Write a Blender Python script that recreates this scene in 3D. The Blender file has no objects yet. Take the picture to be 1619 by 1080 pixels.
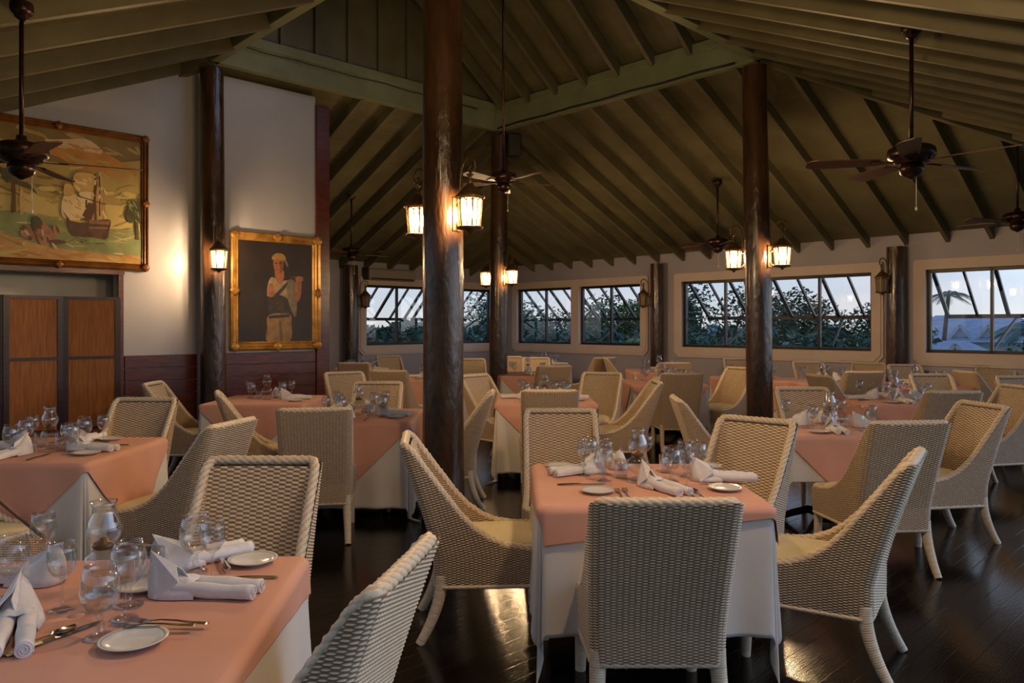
import bpy, math, random
import numpy as np
from mathutils import Vector, Matrix

scene = bpy.context.scene
COL = scene.collection
PI = math.pi
rad = math.radians

# ------------------------------------------------------------------ camera
cam_data = bpy.data.cameras.new('camera')
cam = bpy.data.objects.new('camera', cam_data)
COL.objects.link(cam)
cam.location = (0, 0, 1.5)
cam.rotation_euler = (rad(90), 0, 0)
cam_data.sensor_width = 36
cam_data.lens = 1200 / 1619 * 36
cam_data.shift_y = -25 / 1619
cam_data.clip_start = 0.05
cam_data.clip_end = 500
scene.camera = cam

# ------------------------------------------------------------------ view
scene.view_settings.view_transform = 'Standard'
scene.view_settings.look = 'None'
scene.view_settings.exposure = 0.35
scene.view_settings.gamma = 1.0
scene.view_settings.use_curve_mapping = False
scene.cycles.use_denoising = True
scene.cycles.max_bounces = 7
scene.cycles.diffuse_bounces = 3
scene.cycles.glossy_bounces = 4
scene.cycles.transmission_bounces = 6
scene.cycles.transparent_max_bounces = 24
scene.cycles.caustics_reflective = False
scene.cycles.caustics_refractive = False
scene.cycles.sample_clamp_indirect = 4.0
scene.cycles.use_light_tree = True

# ------------------------------------------------------------------ dusk sky
world = bpy.data.worlds.new('dusk_sky')
scene.world = world
world.use_nodes = True
wn, wl = world.node_tree.nodes, world.node_tree.links
wn.clear()
w_out = wn.new('ShaderNodeOutputWorld')
w_bg = wn.new('ShaderNodeBackground')
w_tc = wn.new('ShaderNodeTexCoord')
w_sep = wn.new('ShaderNodeSeparateXYZ')
w_ramp = wn.new('ShaderNodeValToRGB')
w_noise = wn.new('ShaderNodeTexNoise')
w_map = wn.new('ShaderNodeMapping')
w_cr = wn.new('ShaderNodeValToRGB')
w_mix = wn.new('ShaderNodeMix')
w_mix.data_type = 'RGBA'
wl.new(w_tc.outputs['Generated'], w_sep.inputs[0])
wl.new(w_sep.outputs['Z'], w_ramp.inputs[0])
e = w_ramp.color_ramp.elements
e[0].position = 0.0
e[0].color = (0.03, 0.045, 0.045, 1)
e[1].position = 1.0
e[1].color = (0.17, 0.26, 0.46, 1)
for p, c in ((0.49, (0.06, 0.09, 0.09, 1)), (0.5, (0.60, 0.59, 0.58, 1)), (0.53, (0.50, 0.58, 0.70, 1)), (0.62, (0.36, 0.47, 0.66, 1))):
    k = e.new(p)
    k.color = c
# Z runs -1..1: bring it to 0..1
w_add = wn.new('ShaderNodeMath')
w_add.operation = 'MULTIPLY_ADD'
w_add.inputs[1].default_value = 0.5
w_add.inputs[2].default_value = 0.5
wl.new(w_sep.outputs['Z'], w_add.inputs[0])
wl.new(w_add.outputs[0], w_ramp.inputs[0])
wl.new(w_tc.outputs['Generated'], w_map.inputs[0])
w_map.inputs['Scale'].default_value = (2.2, 2.2, 9)
wl.new(w_map.outputs[0], w_noise.inputs[0])
w_noise.inputs['Scale'].default_value = 2.4
w_noise.inputs['Detail'].default_value = 5
wl.new(w_noise.outputs[0], w_cr.inputs[0])
w_cr.color_ramp.elements[0].position = 0.45
w_cr.color_ramp.elements[0].color = (0, 0, 0, 1)
w_cr.color_ramp.elements[1].position = 0.7
w_cr.color_ramp.elements[1].color = (0.5, 0.5, 0.5, 1)
wl.new(w_cr.outputs[0], w_mix.inputs['Factor'])
wl.new(w_ramp.outputs[0], w_mix.inputs['A'])
w_mix.inputs['B'].default_value = (0.78, 0.72, 0.74, 1)
# clouds only above the horizon
w_gt = wn.new('ShaderNodeMath')
w_gt.operation = 'GREATER_THAN'
w_gt.inputs[1].default_value = 0.0
wl.new(w_sep.outputs['Z'], w_gt.inputs[0])
w_mul = wn.new('ShaderNodeMath')
w_mul.operation = 'MULTIPLY'
wl.new(w_gt.outputs[0], w_mul.inputs[0])
wl.new(w_cr.outputs[0], w_mul.inputs[1])
wl.new(w_mul.outputs[0], w_mix.inputs['Factor'])
# the brighter side of the sky lies to the right and behind the camera
w_dot = wn.new('ShaderNodeVectorMath')
w_dot.operation = 'DOT_PRODUCT'
w_dot.inputs[1].default_value = (0.97, -0.20, 0.12)
wl.new(w_tc.outputs['Generated'], w_dot.inputs[0])
w_mr = wn.new('ShaderNodeMapRange')
w_mr.inputs['From Min'].default_value = 0.3
w_mr.inputs['From Max'].default_value = 1.0
w_mr.inputs['To Min'].default_value = 1.0
w_mr.inputs['To Max'].default_value = 3.2
wl.new(w_dot.outputs['Value'], w_mr.inputs['Value'])
# and it is darkest straight behind the camera
w_sy = wn.new('ShaderNodeMapRange')
w_sy.inputs['From Min'].default_value = -0.9
w_sy.inputs['From Max'].default_value = 0.0
w_sy.inputs['To Min'].default_value = 0.2
w_sy.inputs['To Max'].default_value = 1.0
wl.new(w_sep.outputs['Y'], w_sy.inputs['Value'])
w_st = wn.new('ShaderNodeMath')
w_st.operation = 'MULTIPLY'
wl.new(w_mr.outputs[0], w_st.inputs[0])
wl.new(w_sy.outputs[0], w_st.inputs[1])
wl.new(w_st.outputs[0], w_bg.inputs['Strength'])
wl.new(w_mix.outputs['Result'], w_bg.inputs['Color'])
wl.new(w_bg.outputs[0], w_out.inputs[0])

LANTERN_W = 160.0          # watts of each lantern lamp
LANTERN_COL = (1.0, 0.65, 0.33)
CEILING_W = (42.0, 115.0)  # watts of the two added, unseen globe lamps under the near roof
CEILING_COL = (1.0, 0.66, 0.36)

# ------------------------------------------------------------------ helpers
CA, SA = math.cos(rad(46)), math.sin(rad(46))
YAW = rad(44)             # the building stands turned by 44 degrees


def W(X, Y, Z=0.0):
    """building coordinates -> world"""
    return (X * SA - Y * CA, X * CA + Y * SA, Z)


def IB(x, y):
    """world -> building coordinates"""
    return (x * SA + y * CA, -x * CA + y * SA)


def lin(h):
    h = h.lstrip('#')
    out = []
    for i in (0, 2, 4):
        v = int(h[i:i + 2], 16) / 255
        out.append(v / 12.92 if v <= 0.04045 else ((v + 0.055) / 1.055) ** 2.4)
    return tuple(out) + (1,)


def nmat(name):
    m = bpy.data.materials.new(name)
    m.use_nodes = True
    nt = m.node_tree
    return m, nt, nt.nodes['Principled BSDF']


def mat(name, c1, c2=None, scale=6.0, stretch=(1, 1, 1), rough=0.6, metal=0.0, bump=0.0, bscale=None,
        coords='Object', coat=0.0, detail=4.0, lo=0.35, hi=0.65, spec=0.5, bdist=0.01):
    """two tones mixed by noise, with an optional noise bump"""
    m, nt, b = nmat(name)
    b.inputs['Roughness'].default_value = rough
    b.inputs['Metallic'].default_value = metal
    b.inputs['Specular IOR Level'].default_value = spec
    if coat:
        b.inputs['Coat Weight'].default_value = coat
        b.inputs['Coat Roughness'].default_value = 0.12
    tc = nt.nodes.new('ShaderNodeTexCoord')
    mp = nt.nodes.new('ShaderNodeMapping')
    mp.inputs['Scale'].default_value = stretch
    nt.links.new(tc.outputs[coords], mp.inputs[0])
    if c2 is None:
        b.inputs['Base Color'].default_value = c1
    else:
        n = nt.nodes.new('ShaderNodeTexNoise')
        n.inputs['Scale'].default_value = scale
        n.inputs['Detail'].default_value = detail
        nt.links.new(mp.outputs[0], n.inputs['Vector'])
        r = nt.nodes.new('ShaderNodeValToRGB')
        r.color_ramp.elements[0].position = lo
        r.color_ramp.elements[0].color = c1
        r.color_ramp.elements[1].position = hi
        r.color_ramp.elements[1].color = c2
        nt.links.new(n.outputs[0], r.inputs[0])
        nt.links.new(r.outputs[0], b.inputs['Base Color'])
    if bump:
        n2 = nt.nodes.new('ShaderNodeTexNoise')
        n2.inputs['Scale'].default_value = bscale or scale
        n2.inputs['Detail'].default_value = 5
        nt.links.new(mp.outputs[0], n2.inputs['Vector'])
        bp = nt.nodes.new('ShaderNodeBump')
        bp.inputs['Strength'].default_value = bump
        bp.inputs['Distance'].default_value = bdist
        nt.links.new(n2.outputs[0], bp.inputs['Height'])
        nt.links.new(bp.outputs[0], b.inputs['Normal'])
    return m


def groove_bump(m, axis, pitch, width=0.06, strength=0.6, dist=0.008):
    """straight board joints every `pitch` metres along one object axis, as bump and as a darker joint filler"""
    nt = m.node_tree
    b = nt.nodes['Principled BSDF']
    tc = nt.nodes.new('ShaderNodeTexCoord')
    sp = nt.nodes.new('ShaderNodeSeparateXYZ')
    nt.links.new(tc.outputs['UV'] if axis in 'UV' else tc.outputs['Object'], sp.inputs[0])
    src = sp.outputs[{'U': 'X', 'V': 'Y'}.get(axis, axis)]
    d = nt.nodes.new('ShaderNodeMath')
    d.operation = 'DIVIDE'
    d.inputs[1].default_value = pitch
    nt.links.new(src, d.inputs[0])
    f = nt.nodes.new('ShaderNodeMath')
    f.operation = 'FRACT'
    nt.links.new(d.outputs[0], f.inputs[0])
    pp = nt.nodes.new('ShaderNodeMath')
    pp.operation = 'PINGPONG'
    pp.inputs[1].default_value = 0.5
    nt.links.new(f.outputs[0], pp.inputs[0])
    mr = nt.nodes.new('ShaderNodeMapRange')
    mr.inputs['From Min'].default_value = 0
    mr.inputs['From Max'].default_value = width
    nt.links.new(pp.outputs[0], mr.inputs['Value'])
    bp = nt.nodes.new('ShaderNodeBump')
    bp.inputs['Strength'].default_value = strength
    bp.inputs['Distance'].default_value = dist
    nt.links.new(mr.outputs[0], bp.inputs['Height'])
    old = b.inputs['Normal'].links
    if old:
        nt.links.new(old[0].from_socket, bp.inputs['Normal'])
    nt.links.new(bp.outputs[0], b.inputs['Normal'])
    return m


class MB:
    """collects shapes into one mesh"""

    def __init__(self):
        self.v, self.f, self.mi, self.uv = [], [], [], {}
        self.smooth = []

    def add(self, verts, faces, mi=0, smooth=False):
        o = len(self.v)
        self.v.extend([tuple(p) for p in verts])
        for fc in faces:
            self.f.append(tuple(o + i for i in fc))
            self.mi.append(mi)
            self.smooth.append(smooth)
        return self

    def box(self, x0, x1, y0, y1, z0, z1, mi=0, fn=None):
        p = [(x, y, z) for z in (z0, z1) for y in (y0, y1) for x in (x0, x1)]
        if fn:
            p = [fn(*q) for q in p]
        return self.add(p, [(0, 2, 3, 1), (4, 5, 7, 6), (0, 1, 5, 4), (2, 6, 7, 3), (0, 4, 6, 2), (1, 3, 7, 5)], mi)

    def bar(self, a, b, w, h, mi=0, up=(0, 0, 1)):
        """rectangular bar from a to b; h along `up`"""
        a, b = Vector(a), Vector(b)
        d = (b - a).normalized()
        u = Vector(up)
        s = d.cross(u)
        if s.length < 1e-5:
            s = d.cross(Vector((1, 0, 0)))
        s.normalize()
        u = s.cross(d).normalized()
        p = []
        for c in (a, b):
            for i, j in ((-1, -1), (1, -1), (1, 1), (-1, 1)):
                p.append(c + s * (i * w / 2) + u * (j * h / 2))
        return self.add(p, [(0, 1, 2, 3), (7, 6, 5, 4), (0, 4, 5, 1), (1, 5, 6, 2), (2, 6, 7, 3), (3, 7, 4, 0)], mi)

    def tube(self, pts, r, n=8, mi=0, cap=True, smooth=True):
        pts = [Vector(p) for p in pts]
        rs = r if hasattr(r, '__len__') else [r] * len(pts)
        rings = []
        t0 = (pts[1] - pts[0]).normalized()
        ref = Vector((0, 0, 1)) if abs(t0.z) < 0.9 else Vector((1, 0, 0))
        nrm = t0.cross(ref).normalized()
        vs = []
        for i, p in enumerate(pts):
            t = (pts[min(i + 1, len(pts) - 1)] - pts[max(i - 1, 0)]).normalized()
            nrm = (nrm - t * nrm.dot(t)).normalized()
            bn = t.cross(nrm)
            for k in range(n):
                a = 2 * PI * k / n
                vs.append(p + (nrm * math.cos(a) + bn * math.sin(a)) * rs[i])
        fs = []
        for i in range(len(pts) - 1):
            for k in range(n):
                fs.append((i * n + k, i * n + (k + 1) % n, (i + 1) * n + (k + 1) % n, (i + 1) * n + k))
        self.add(vs, fs, mi, smooth)
        if cap:
            o = len(self.v) - len(vs)
            self.f.append(tuple(o + k for k in reversed(range(n))))
            self.mi.append(mi)
            self.smooth.append(False)
            self.f.append(tuple(o + (len(pts) - 1) * n + k for k in range(n)))
            self.mi.append(mi)
            self.smooth.append(False)
        return self

    def lathe(self, prof, n=24, mi=0, c=(0, 0, 0), smooth=True):
        vs, fs = [], []
        for r, z in prof:
            for k in range(n):
                a = 2 * PI * k / n
                vs.append((c[0] + r * math.cos(a), c[1] + r * math.sin(a), c[2] + z))
        for i in range(len(prof) - 1):
            for k in range(n):
                fs.append((i * n + k, i * n + (k + 1) % n, (i + 1) * n + (k + 1) % n, (i + 1) * n + k))
        return self.add(vs, fs, mi, smooth)

    def prism(self, poly, z0, z1, mi=0, fn=None):
        """polygon in xy pushed from z0 to z1; fn maps the result"""
        n = len(poly)
        p = [(x, y, z0) for x, y in poly] + [(x, y, z1) for x, y in poly]
        if fn:
            p = [fn(*q) for q in p]
        fs = [tuple(reversed(range(n))), tuple(range(n, 2 * n))]
        fs += [(i, (i + 1) % n, n + (i + 1) % n, n + i) for i in range(n)]
        return self.add(p, fs, mi)

    def grid(self, P, mi=0, smooth=True, closed_u=False, closed_v=False, mask=None):
        P = np.asarray(P)
        nu, nv = P.shape[:2]
        vs = P.reshape(-1, 3).tolist()
        fs = []
        for i in range(nu if closed_u else nu - 1):
            for j in range(nv if closed_v else nv - 1):
                if mask is not None and not mask[i, j]:
                    continue
                i2, j2 = (i + 1) % nu, (j + 1) % nv
                fs.append((i * nv + j, i2 * nv + j, i2 * nv + j2, i * nv + j2))
        return self.add(vs, fs, mi, smooth)

    def mesh(self, name, mats):
        me = bpy.data.meshes.new(name)
        me.from_pydata(self.v, [], self.f)
        for m in mats if isinstance(mats, (list, tuple)) else [mats]:
            me.materials.append(m)
        me.polygons.foreach_set('material_index', self.mi)
        me.polygons.foreach_set('use_smooth', self.smooth)
        me.update()
        return me

    def build(self, name, mats, parent=None, loc=(0, 0, 0), rz=0.0, bevel=0.0):
        o = bpy.data.objects.new(name, self.mesh(name, mats))
        COL.objects.link(o)
        o.location = loc
        o.rotation_euler = (0, 0, rz)
        if parent is not None:
            o.parent = parent
        if bevel:
            md = o.modifiers.new('bevel', 'BEVEL')
            md.width = bevel
            md.segments = 2
            md.limit_method = 'ANGLE'
            md.angle_limit = rad(50)
        return o


def np_mesh(name, P, F, mats, smooth=True, relief=None, parent=None):
    """big quad mesh straight from numpy arrays"""
    me = bpy.data.meshes.new(name)
    nv, nf = len(P), len(F)
    me.vertices.add(nv)
    me.vertices.foreach_set('co', np.ascontiguousarray(P, dtype=np.float32).ravel())
    me.loops.add(nf * 4)
    me.loops.foreach_set('vertex_index', np.ascontiguousarray(F, dtype=np.int32).ravel())
    me.polygons.add(nf)
    me.polygons.foreach_set('loop_start', np.arange(0, nf * 4, 4, dtype=np.int32))
    me.polygons.foreach_set('use_smooth', np.full(nf, smooth))
    if relief is not None:
        at = me.attributes.new('relief', 'FLOAT', 'POINT')
        at.data.foreach_set('value', np.ascontiguousarray(relief, dtype=np.float32))
    me.materials.append(mats)
    me.update(calc_edges=True)
    me.validate()
    o = bpy.data.objects.new(name, me)
    COL.objects.link(o)
    if parent is not None:
        o.parent = parent
    return o


def empty(name, loc=(0, 0, 0), rz=0.0):
    o = bpy.data.objects.new(name, None)
    o.empty_display_size = 0.1
    COL.objects.link(o)
    o.location = loc
    o.rotation_euler = (0, 0, rz)
    return o


def tag(o, label, cat, group=None, kind=None):
    if label:
        o['label'] = label
    if cat:
        o['category'] = cat
    if group:
        o['group'] = group
    if kind:
        o['kind'] = kind
    return o


def struct(o, label=None, cat=None):
    o['kind'] = 'structure'
    if label:
        o['label'] = label
        o['category'] = cat
    return o


KIDS = {}


def copy_tree(o):
    """a thing with copies of its parts and sub-parts; mesh data is shared"""
    c = o.copy()
    COL.objects.link(c)
    for ch in list(o.children):
        d = ch.copy()
        COL.objects.link(d)
        d.parent = c
        for g in list(ch.children):
            h = g.copy()
            COL.objects.link(h)
            h.parent = d
    return c


USED = set()


def stamp(proto, loc, rz, label, cat, group):
    """the first time moves the thing itself, afterwards copies it"""
    o = copy_tree(proto) if proto.name in USED else proto
    USED.add(proto.name)
    o.location = loc
    o.rotation_euler = (0, 0, rz)
    return tag(o, label, cat, group)


# ------------------------------------------------------------------ materials
M = {}
M['floor'] = mat('dark_floor_boards', (0.006, 0.0045, 0.004, 1), (0.013, 0.009, 0.007, 1), 3, (1, 9, 1), rough=0.13, bump=0.16, bscale=18, bdist=0.004, spec=0.4)
groove_bump(M['floor'], 'Y', 0.10, 0.03, 0.15, 0.003)
M['wall'] = mat('painted_wall', lin('#b3b2ba'), lin('#b9b8c0'), 1.2, rough=0.36, bump=0.05, bscale=5, bdist=0.01)
M['wall_far'] = mat('window_wall_paint', lin('#a19dab'), lin('#a8a4b0'), 1.2, rough=0.5, bump=0.03, bscale=9)
M['trim'] = mat('cream_window_trim', lin('#cdbcb4'), lin('#d4c4bc'), 2, rough=0.5)
M['wainscot'] = mat('red_brown_varnished_boards', lin('#4a1e14'), lin('#662f1f'), 5, (1, 1, 8), rough=0.25, bump=0.1, bscale=12)
M['ceiling'] = mat('olive_ceiling_boards', lin('#5d563c'), lin('#6b664a'), 2.2, (1, 1, 1), rough=0.55, bump=0.08, bscale=7)
groove_bump(M['ceiling'], 'U', 0.19, 0.05, 0.5, 0.006)
M['rafter'] = mat('olive_rafter', lin('#5d573f'), lin('#69634a'), 3, (1, 1, 1), rough=0.5, bump=0.06, bscale=9)
M['beam'] = mat('green_beam', lin('#787c5a'), lin('#858a6a'), 3, rough=0.5, bump=0.06, bscale=9)
M['post'] = mat('varnished_log', (0.018, 0.008, 0.004, 1), (0.085, 0.038, 0.015, 1), 5, (1, 1, 0.30), rough=0.25, bump=0.8, bscale=26, bdist=0.012, spec=0.6, coat=0.3)
M['black'] = mat('black_window_metal', (0.012, 0.012, 0.013, 1), rough=0.4)
M['iron'] = mat('black_iron', (0.015, 0.013, 0.012, 1), (0.03, 0.025, 0.02, 1), 20, rough=0.45, metal=0.6)
M['bronze'] = mat('aged_bronze', lin('#5a4630'), lin('#7a6242'), 30, rough=0.4, metal=0.6)
M['fan'] = mat('dark_fan_bronze', lin('#2e1f18'), lin('#45302a'), 20, rough=0.3, metal=0.7)
M['blade'] = mat('walnut_fan_blade', lin('#4a2d1c'), lin('#5e3b24'), 6, (1, 6, 1), rough=0.45)
M['steel'] = mat('polished_cutlery_steel', (0.62, 0.6, 0.57, 1), rough=0.16, metal=1.0)
M['china'] = mat('white_china', (0.74, 0.72, 0.68, 1), rough=0.12)
M['china_rim'] = mat('grey_plate_line', (0.35, 0.34, 0.3, 1), rough=0.2)
M['napkin'] = mat('white_napkin_linen', (0.74, 0.72, 0.73, 1), (0.80, 0.78, 0.78, 1), 60, rough=0.85, bump=0.15, bscale=300, bdist=0.001)
M['cloth'] = mat('white_tablecloth', (0.66, 0.63, 0.60, 1), (0.71, 0.68, 0.65, 1), 3, rough=0.85, bump=0.1, bscale=8, bdist=0.01)
M['pink'] = mat('salmon_overlay_cloth', lin('#d29b86'), lin('#d8a38f'), 4, rough=0.75, bump=0.08, bscale=6, bdist=0.01)
M['cushion'] = mat('cream_cushion', lin('#d9cca4'), lin('#e0d4b0'), 8, rough=0.8, bump=0.1, bscale=40, bdist=0.003)
M['table_wood'] = mat('dark_table_wood', lin('#2a1a12'), lin('#3a2518'), 5, (1, 8, 1), rough=0.35)
M['screen_frame'] = mat('dark_screen_frame', lin('#2a1510'), lin('#3a1e14'), 8, (1, 1, 5), rough=0.35)
M['screen_panel'] = mat('amber_reed_panel', lin('#8a4c0c'), lin('#b46c1e'), 7, (14, 14, 0.6), rough=0.55, bump=0.3, bscale=9)
M['gold'] = mat('worn_gilt', lin('#9a6a26'), lin('#c7964a'), 9, rough=0.38, metal=0.35, bump=0.25, bscale=40, bdist=0.004)
M['gold_dark'] = mat('brown_gilt', lin('#6e4318'), lin('#8f5d26'), 9, rough=0.4, metal=0.25, bump=0.25, bscale=30, bdist=0.004)
M['plastic'] = mat('grey_white_plastic', lin('#8f8780'), lin('#969089'), 3, rough=0.45)
M['plastic_dark'] = mat('dark_vent_plastic', lin('#3a3532'), rough=0.5)
M['speaker'] = mat('black_speaker_plastic', (0.012, 0.011, 0.011, 1), rough=0.55, bump=0.2, bscale=120, bdist=0.002)
M['leaf'] = [mat('leaf_tone_%s' % n, lin(a), lin(b), 4, rough=0.6) for n, a, b in
             (('deep', '#264a3c', '#34604a'), ('mid', '#335f50', '#467a5e'), ('blue', '#2f5e64', '#467c84'), ('yellow', '#567845', '#6f9258'))]
M['bark'] = mat('grey_bark', lin('#4a4038'), lin('#6a5c50'), 8, (1, 1, 0.3), rough=0.9, bump=0.4, bscale=20)
M['house_wall'] = mat('white_house_wall', lin('#c4cde0'), lin('#ccd4e4'), 2, rough=0.8)
M['house_roof'] = mat('pale_blue_roof', lin('#7f93b4'), lin('#91a4c2'), 2, rough=0.7)
M['grass'] = mat('lawn', lin('#3f5c3a'), lin('#567348'), 1.5, rough=0.9)
M['rubber'] = mat('black_cord', (0.01, 0.01, 0.01, 1), rough=0.5)
M['stick'] = mat('brown_stick', lin('#5a3a22'), lin('#74502f'), 20, rough=0.5)
M['grey_room'] = mat('grey_passage_paint', lin('#d2cfc4'), lin('#d6d3c8'), 2, rough=0.7)


def thin_glass(name, tint, gain=1.0, rough=0.0):
    m = bpy.data.materials.new(name)
    m.use_nodes = True
    nt = m.node_tree
    nt.nodes.clear()
    o = nt.nodes.new('ShaderNodeOutputMaterial')
    mx = nt.nodes.new('ShaderNodeMixShader')
    tr = nt.nodes.new('ShaderNodeBsdfTransparent')
    gl = nt.nodes.new('ShaderNodeBsdfGlossy')
    fr = nt.nodes.new('ShaderNodeLayerWeight')
    fr.inputs['Blend'].default_value = 0.5
    pw_ = nt.nodes.new('ShaderNodeMath')
    pw_.operation = 'POWER'
    pw_.inputs[1].default_value = 3.0
    mu = nt.nodes.new('ShaderNodeMath')
    mu.operation = 'MULTIPLY_ADD'
    mu.use_clamp = True
    mu.inputs[1].default_value = 0.75
    mu.inputs[2].default_value = 0.045 * gain
    tr.inputs['Color'].default_value = tint
    gl.inputs['Roughness'].default_value = rough
    gl.inputs['Color'].default_value = (0.95, 0.95, 0.95, 1)
    nt.links.new(fr.outputs['Facing'], pw_.inputs[0])
    nt.links.new(pw_.outputs[0], mu.inputs[0])
    nt.links.new(mu.outputs[0], mx.inputs[0])
    nt.links.new(tr.outputs[0], mx.inputs[1])
    nt.links.new(gl.outputs[0], mx.inputs[2])
    nt.links.new(mx.outputs[0], o.inputs[0])
    return m


M['pane'] = thin_glass('window_pane', (0.93, 0.96, 0.97, 1), 1.6)
M['glass'] = thin_glass('table_glass', (0.93, 0.94, 0.94, 1), 2.2, 0.02)


def glow(name, col, strength, clear=0.0):
    m = bpy.data.materials.new(name)
    m.use_nodes = True
    nt = m.node_tree
    nt.nodes.clear()
    o = nt.nodes.new('ShaderNodeOutputMaterial')
    em = nt.nodes.new('ShaderNodeEmission')
    em.inputs['Color'].default_value = col
    em.inputs['Strength'].default_value = strength
    if clear:
        mx = nt.nodes.new('ShaderNodeMixShader')
        tr = nt.nodes.new('ShaderNodeBsdfTransparent')
        mx.inputs[0].default_value = 1 - clear
        nt.links.new(tr.outputs[0], mx.inputs[1])
        nt.links.new(em.outputs[0], mx.inputs[2])
        nt.links.new(mx.outputs[0], o.inputs[0])
    else:
        nt.links.new(em.outputs[0], o.inputs[0])
    return m


M['lit_pane'] = glow('lit_lantern_pane', (1.0, 0.66, 0.28, 1), 4.0, 0.45)
M['bulb'] = glow('lantern_bulb', (1.0, 0.72, 0.36, 1), 30)
M['dull_pane'] = mat('unlit_lantern_pane', lin('#8a7a68'), rough=0.2)


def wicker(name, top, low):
    """pale strands; shade in the gaps is painted as a browner tone on low relief"""
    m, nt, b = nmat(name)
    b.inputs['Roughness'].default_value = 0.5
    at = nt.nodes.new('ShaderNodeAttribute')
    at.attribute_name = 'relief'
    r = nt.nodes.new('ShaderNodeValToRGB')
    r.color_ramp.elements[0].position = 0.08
    r.color_ramp.elements[0].color = low  # gap shade of the weave, put into the colour
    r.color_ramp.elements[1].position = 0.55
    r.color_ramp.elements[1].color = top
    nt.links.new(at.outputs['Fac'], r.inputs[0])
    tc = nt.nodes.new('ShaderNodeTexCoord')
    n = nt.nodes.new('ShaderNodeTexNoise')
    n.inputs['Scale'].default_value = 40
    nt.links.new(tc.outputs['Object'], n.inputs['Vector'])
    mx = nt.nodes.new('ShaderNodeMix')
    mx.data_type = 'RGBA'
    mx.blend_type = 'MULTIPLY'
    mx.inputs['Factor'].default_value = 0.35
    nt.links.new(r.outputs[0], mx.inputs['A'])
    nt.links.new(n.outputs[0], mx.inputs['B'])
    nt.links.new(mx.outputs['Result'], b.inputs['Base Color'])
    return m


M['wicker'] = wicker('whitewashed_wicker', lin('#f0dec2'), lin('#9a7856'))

# ------------------------------------------------------------------ the room shell (building coordinates)
RX0, RX1, RY0, RY1 = 3.57, 8.0, 4.22, 8.6      # ring of the four log posts
WX, WY = 12.0, 12.8                            # inner faces of the two window walls
PY, PX = 8.85, 5.16                            # face and end of the wall with the paintings
ZR, SL = 4.65, 0.45                            # lower roof at the ring, its slope
OX0, OX1, OY0, OY1 = RX0 - 4.35, RX1 + 4.35, RY0 - 4.35, RY1 + 4.35
ZO = ZR - SL * 4.35


def roof_z(X, Y):
    d = max(RX0 - X, X - RX1, RY0 - Y, Y - RY1, 0)
    return ZR - SL * d


fl = MB()
fl.box(-1.2, WX + 0.2, -1.2, WY + 0.2, -0.15, 0)
floor = struct(fl.build('floor', M['floor'], rz=YAW))

W0, W1 = 1.11, 2.31                            # sill and head of every window


def wall_with_windows(name, along, fixed, a0, a1, openings, top):
    """wall of 0.15 m; `along` is 'X' or 'Y', fixed is its inner face"""
    mb = MB()

    def bx(p, q, z0, z1):
        if along == 'Y':
            mb.box(fixed, fixed + 0.15, p, q, z0, z1)
        else:
            mb.box(p, q, fixed, fixed + 0.15, z0, z1)
    bx(a0, a1, 0, W0)
    bx(a0, a1, W1, top)
    p = a0
    for o0, o1 in sorted(openings):
        bx(p, o0, W0, W1)
        p = o1
    bx(p, a1, W0, W1)
    return struct(mb.build(name, M['wall_far'], rz=YAW))


WR = [(0.5, 3.75), (4.51, 7.89), (8.82, 10.39), (10.6, 12.22)]     # windows in the right wall, along Y
WL = [(8.33, 9.93), (10.1, 11.7)]                                  # windows in the left wall, along X
wall_with_windows('wall_right', 'Y', WX, -0.2, WY + 0.15, WR, roof_z(WX, 6) - 0.0)
wall_with_windows('wall_left', 'X', WY, PX - 0.15, WX, WL, roof_z(6, WY) - 0.0)


def trim_group(name, along, fixed, ops):
    """wide flat surround with cut lower corners, a pier of the same boards between its openings"""
    mb = MB()
    g, ch = 0.17, 0.10
    a0, a1 = ops[0][0] - g, ops[-1][1] + g
    z0, z1 = W0 - g - 0.02, W1 + g - 0.02

    def fn(a, z, t):
        return (fixed - t, a, z) if along == 'Y' else (a, fixed - t, z)
    outer = [(a0 + ch, z0), (a1 - ch, z0), (a1, z0 + ch), (a1, z1 - 0.03), (a1 - 0.03, z1), (a0 + 0.03, z1), (a0, z1 - 0.03), (a0, z0 + ch)]
    i0, i1 = ops[0][0], ops[-1][1]
    inner = [(i0, W0), (i1, W0), (i1, W0), (i1, W1), (i1, W1), (i0, W1), (i0, W1), (i0, W0)]
    for t0, t1, sh in ((0.0, 0.035, 0.0), (0.035, 0.05, 0.035)):
        o2 = [(a + (sh if a < (a0 + a1) / 2 else -sh), z + (sh if z < 1.7 else -sh)) for a, z in outer]
        vs = [fn(a, z, t0) for a, z in o2] + [fn(a, z, t1) for a, z in o2] + [fn(a, z, t1) for a, z in inner] + [fn(a, z, -0.08) for a, z in inner]
        fs = []
        for i in range(8):
            j = (i + 1) % 8
            fs += [(i, j, 8 + j, 8 + i), (8 + i, 8 + j, 16 + j, 16 + i), (16 + i, 16 + j, 24 + j, 24 + i)]
        mb.add(vs, fs)
    for k in range(len(ops) - 1):
        p, q = ops[k][1], ops[k + 1][0]
        if along == 'Y':
            mb.box(fixed - 0.05, fixed + 0.08, p, q, W0, W1)
        else:
            mb.box(p, q, fixed - 0.05, fixed + 0.08, W0, W1)
    return struct(mb.build(name, M['trim'], rz=YAW))


trim_group('trim_1', 'Y', WX, [WR[0]])
trim_group('trim_2', 'Y', WX, [WR[1]])
trim_group('trim_3', 'Y', WX, WR[2:])
trim_group('trim_4', 'X', WY, WL)


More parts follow.
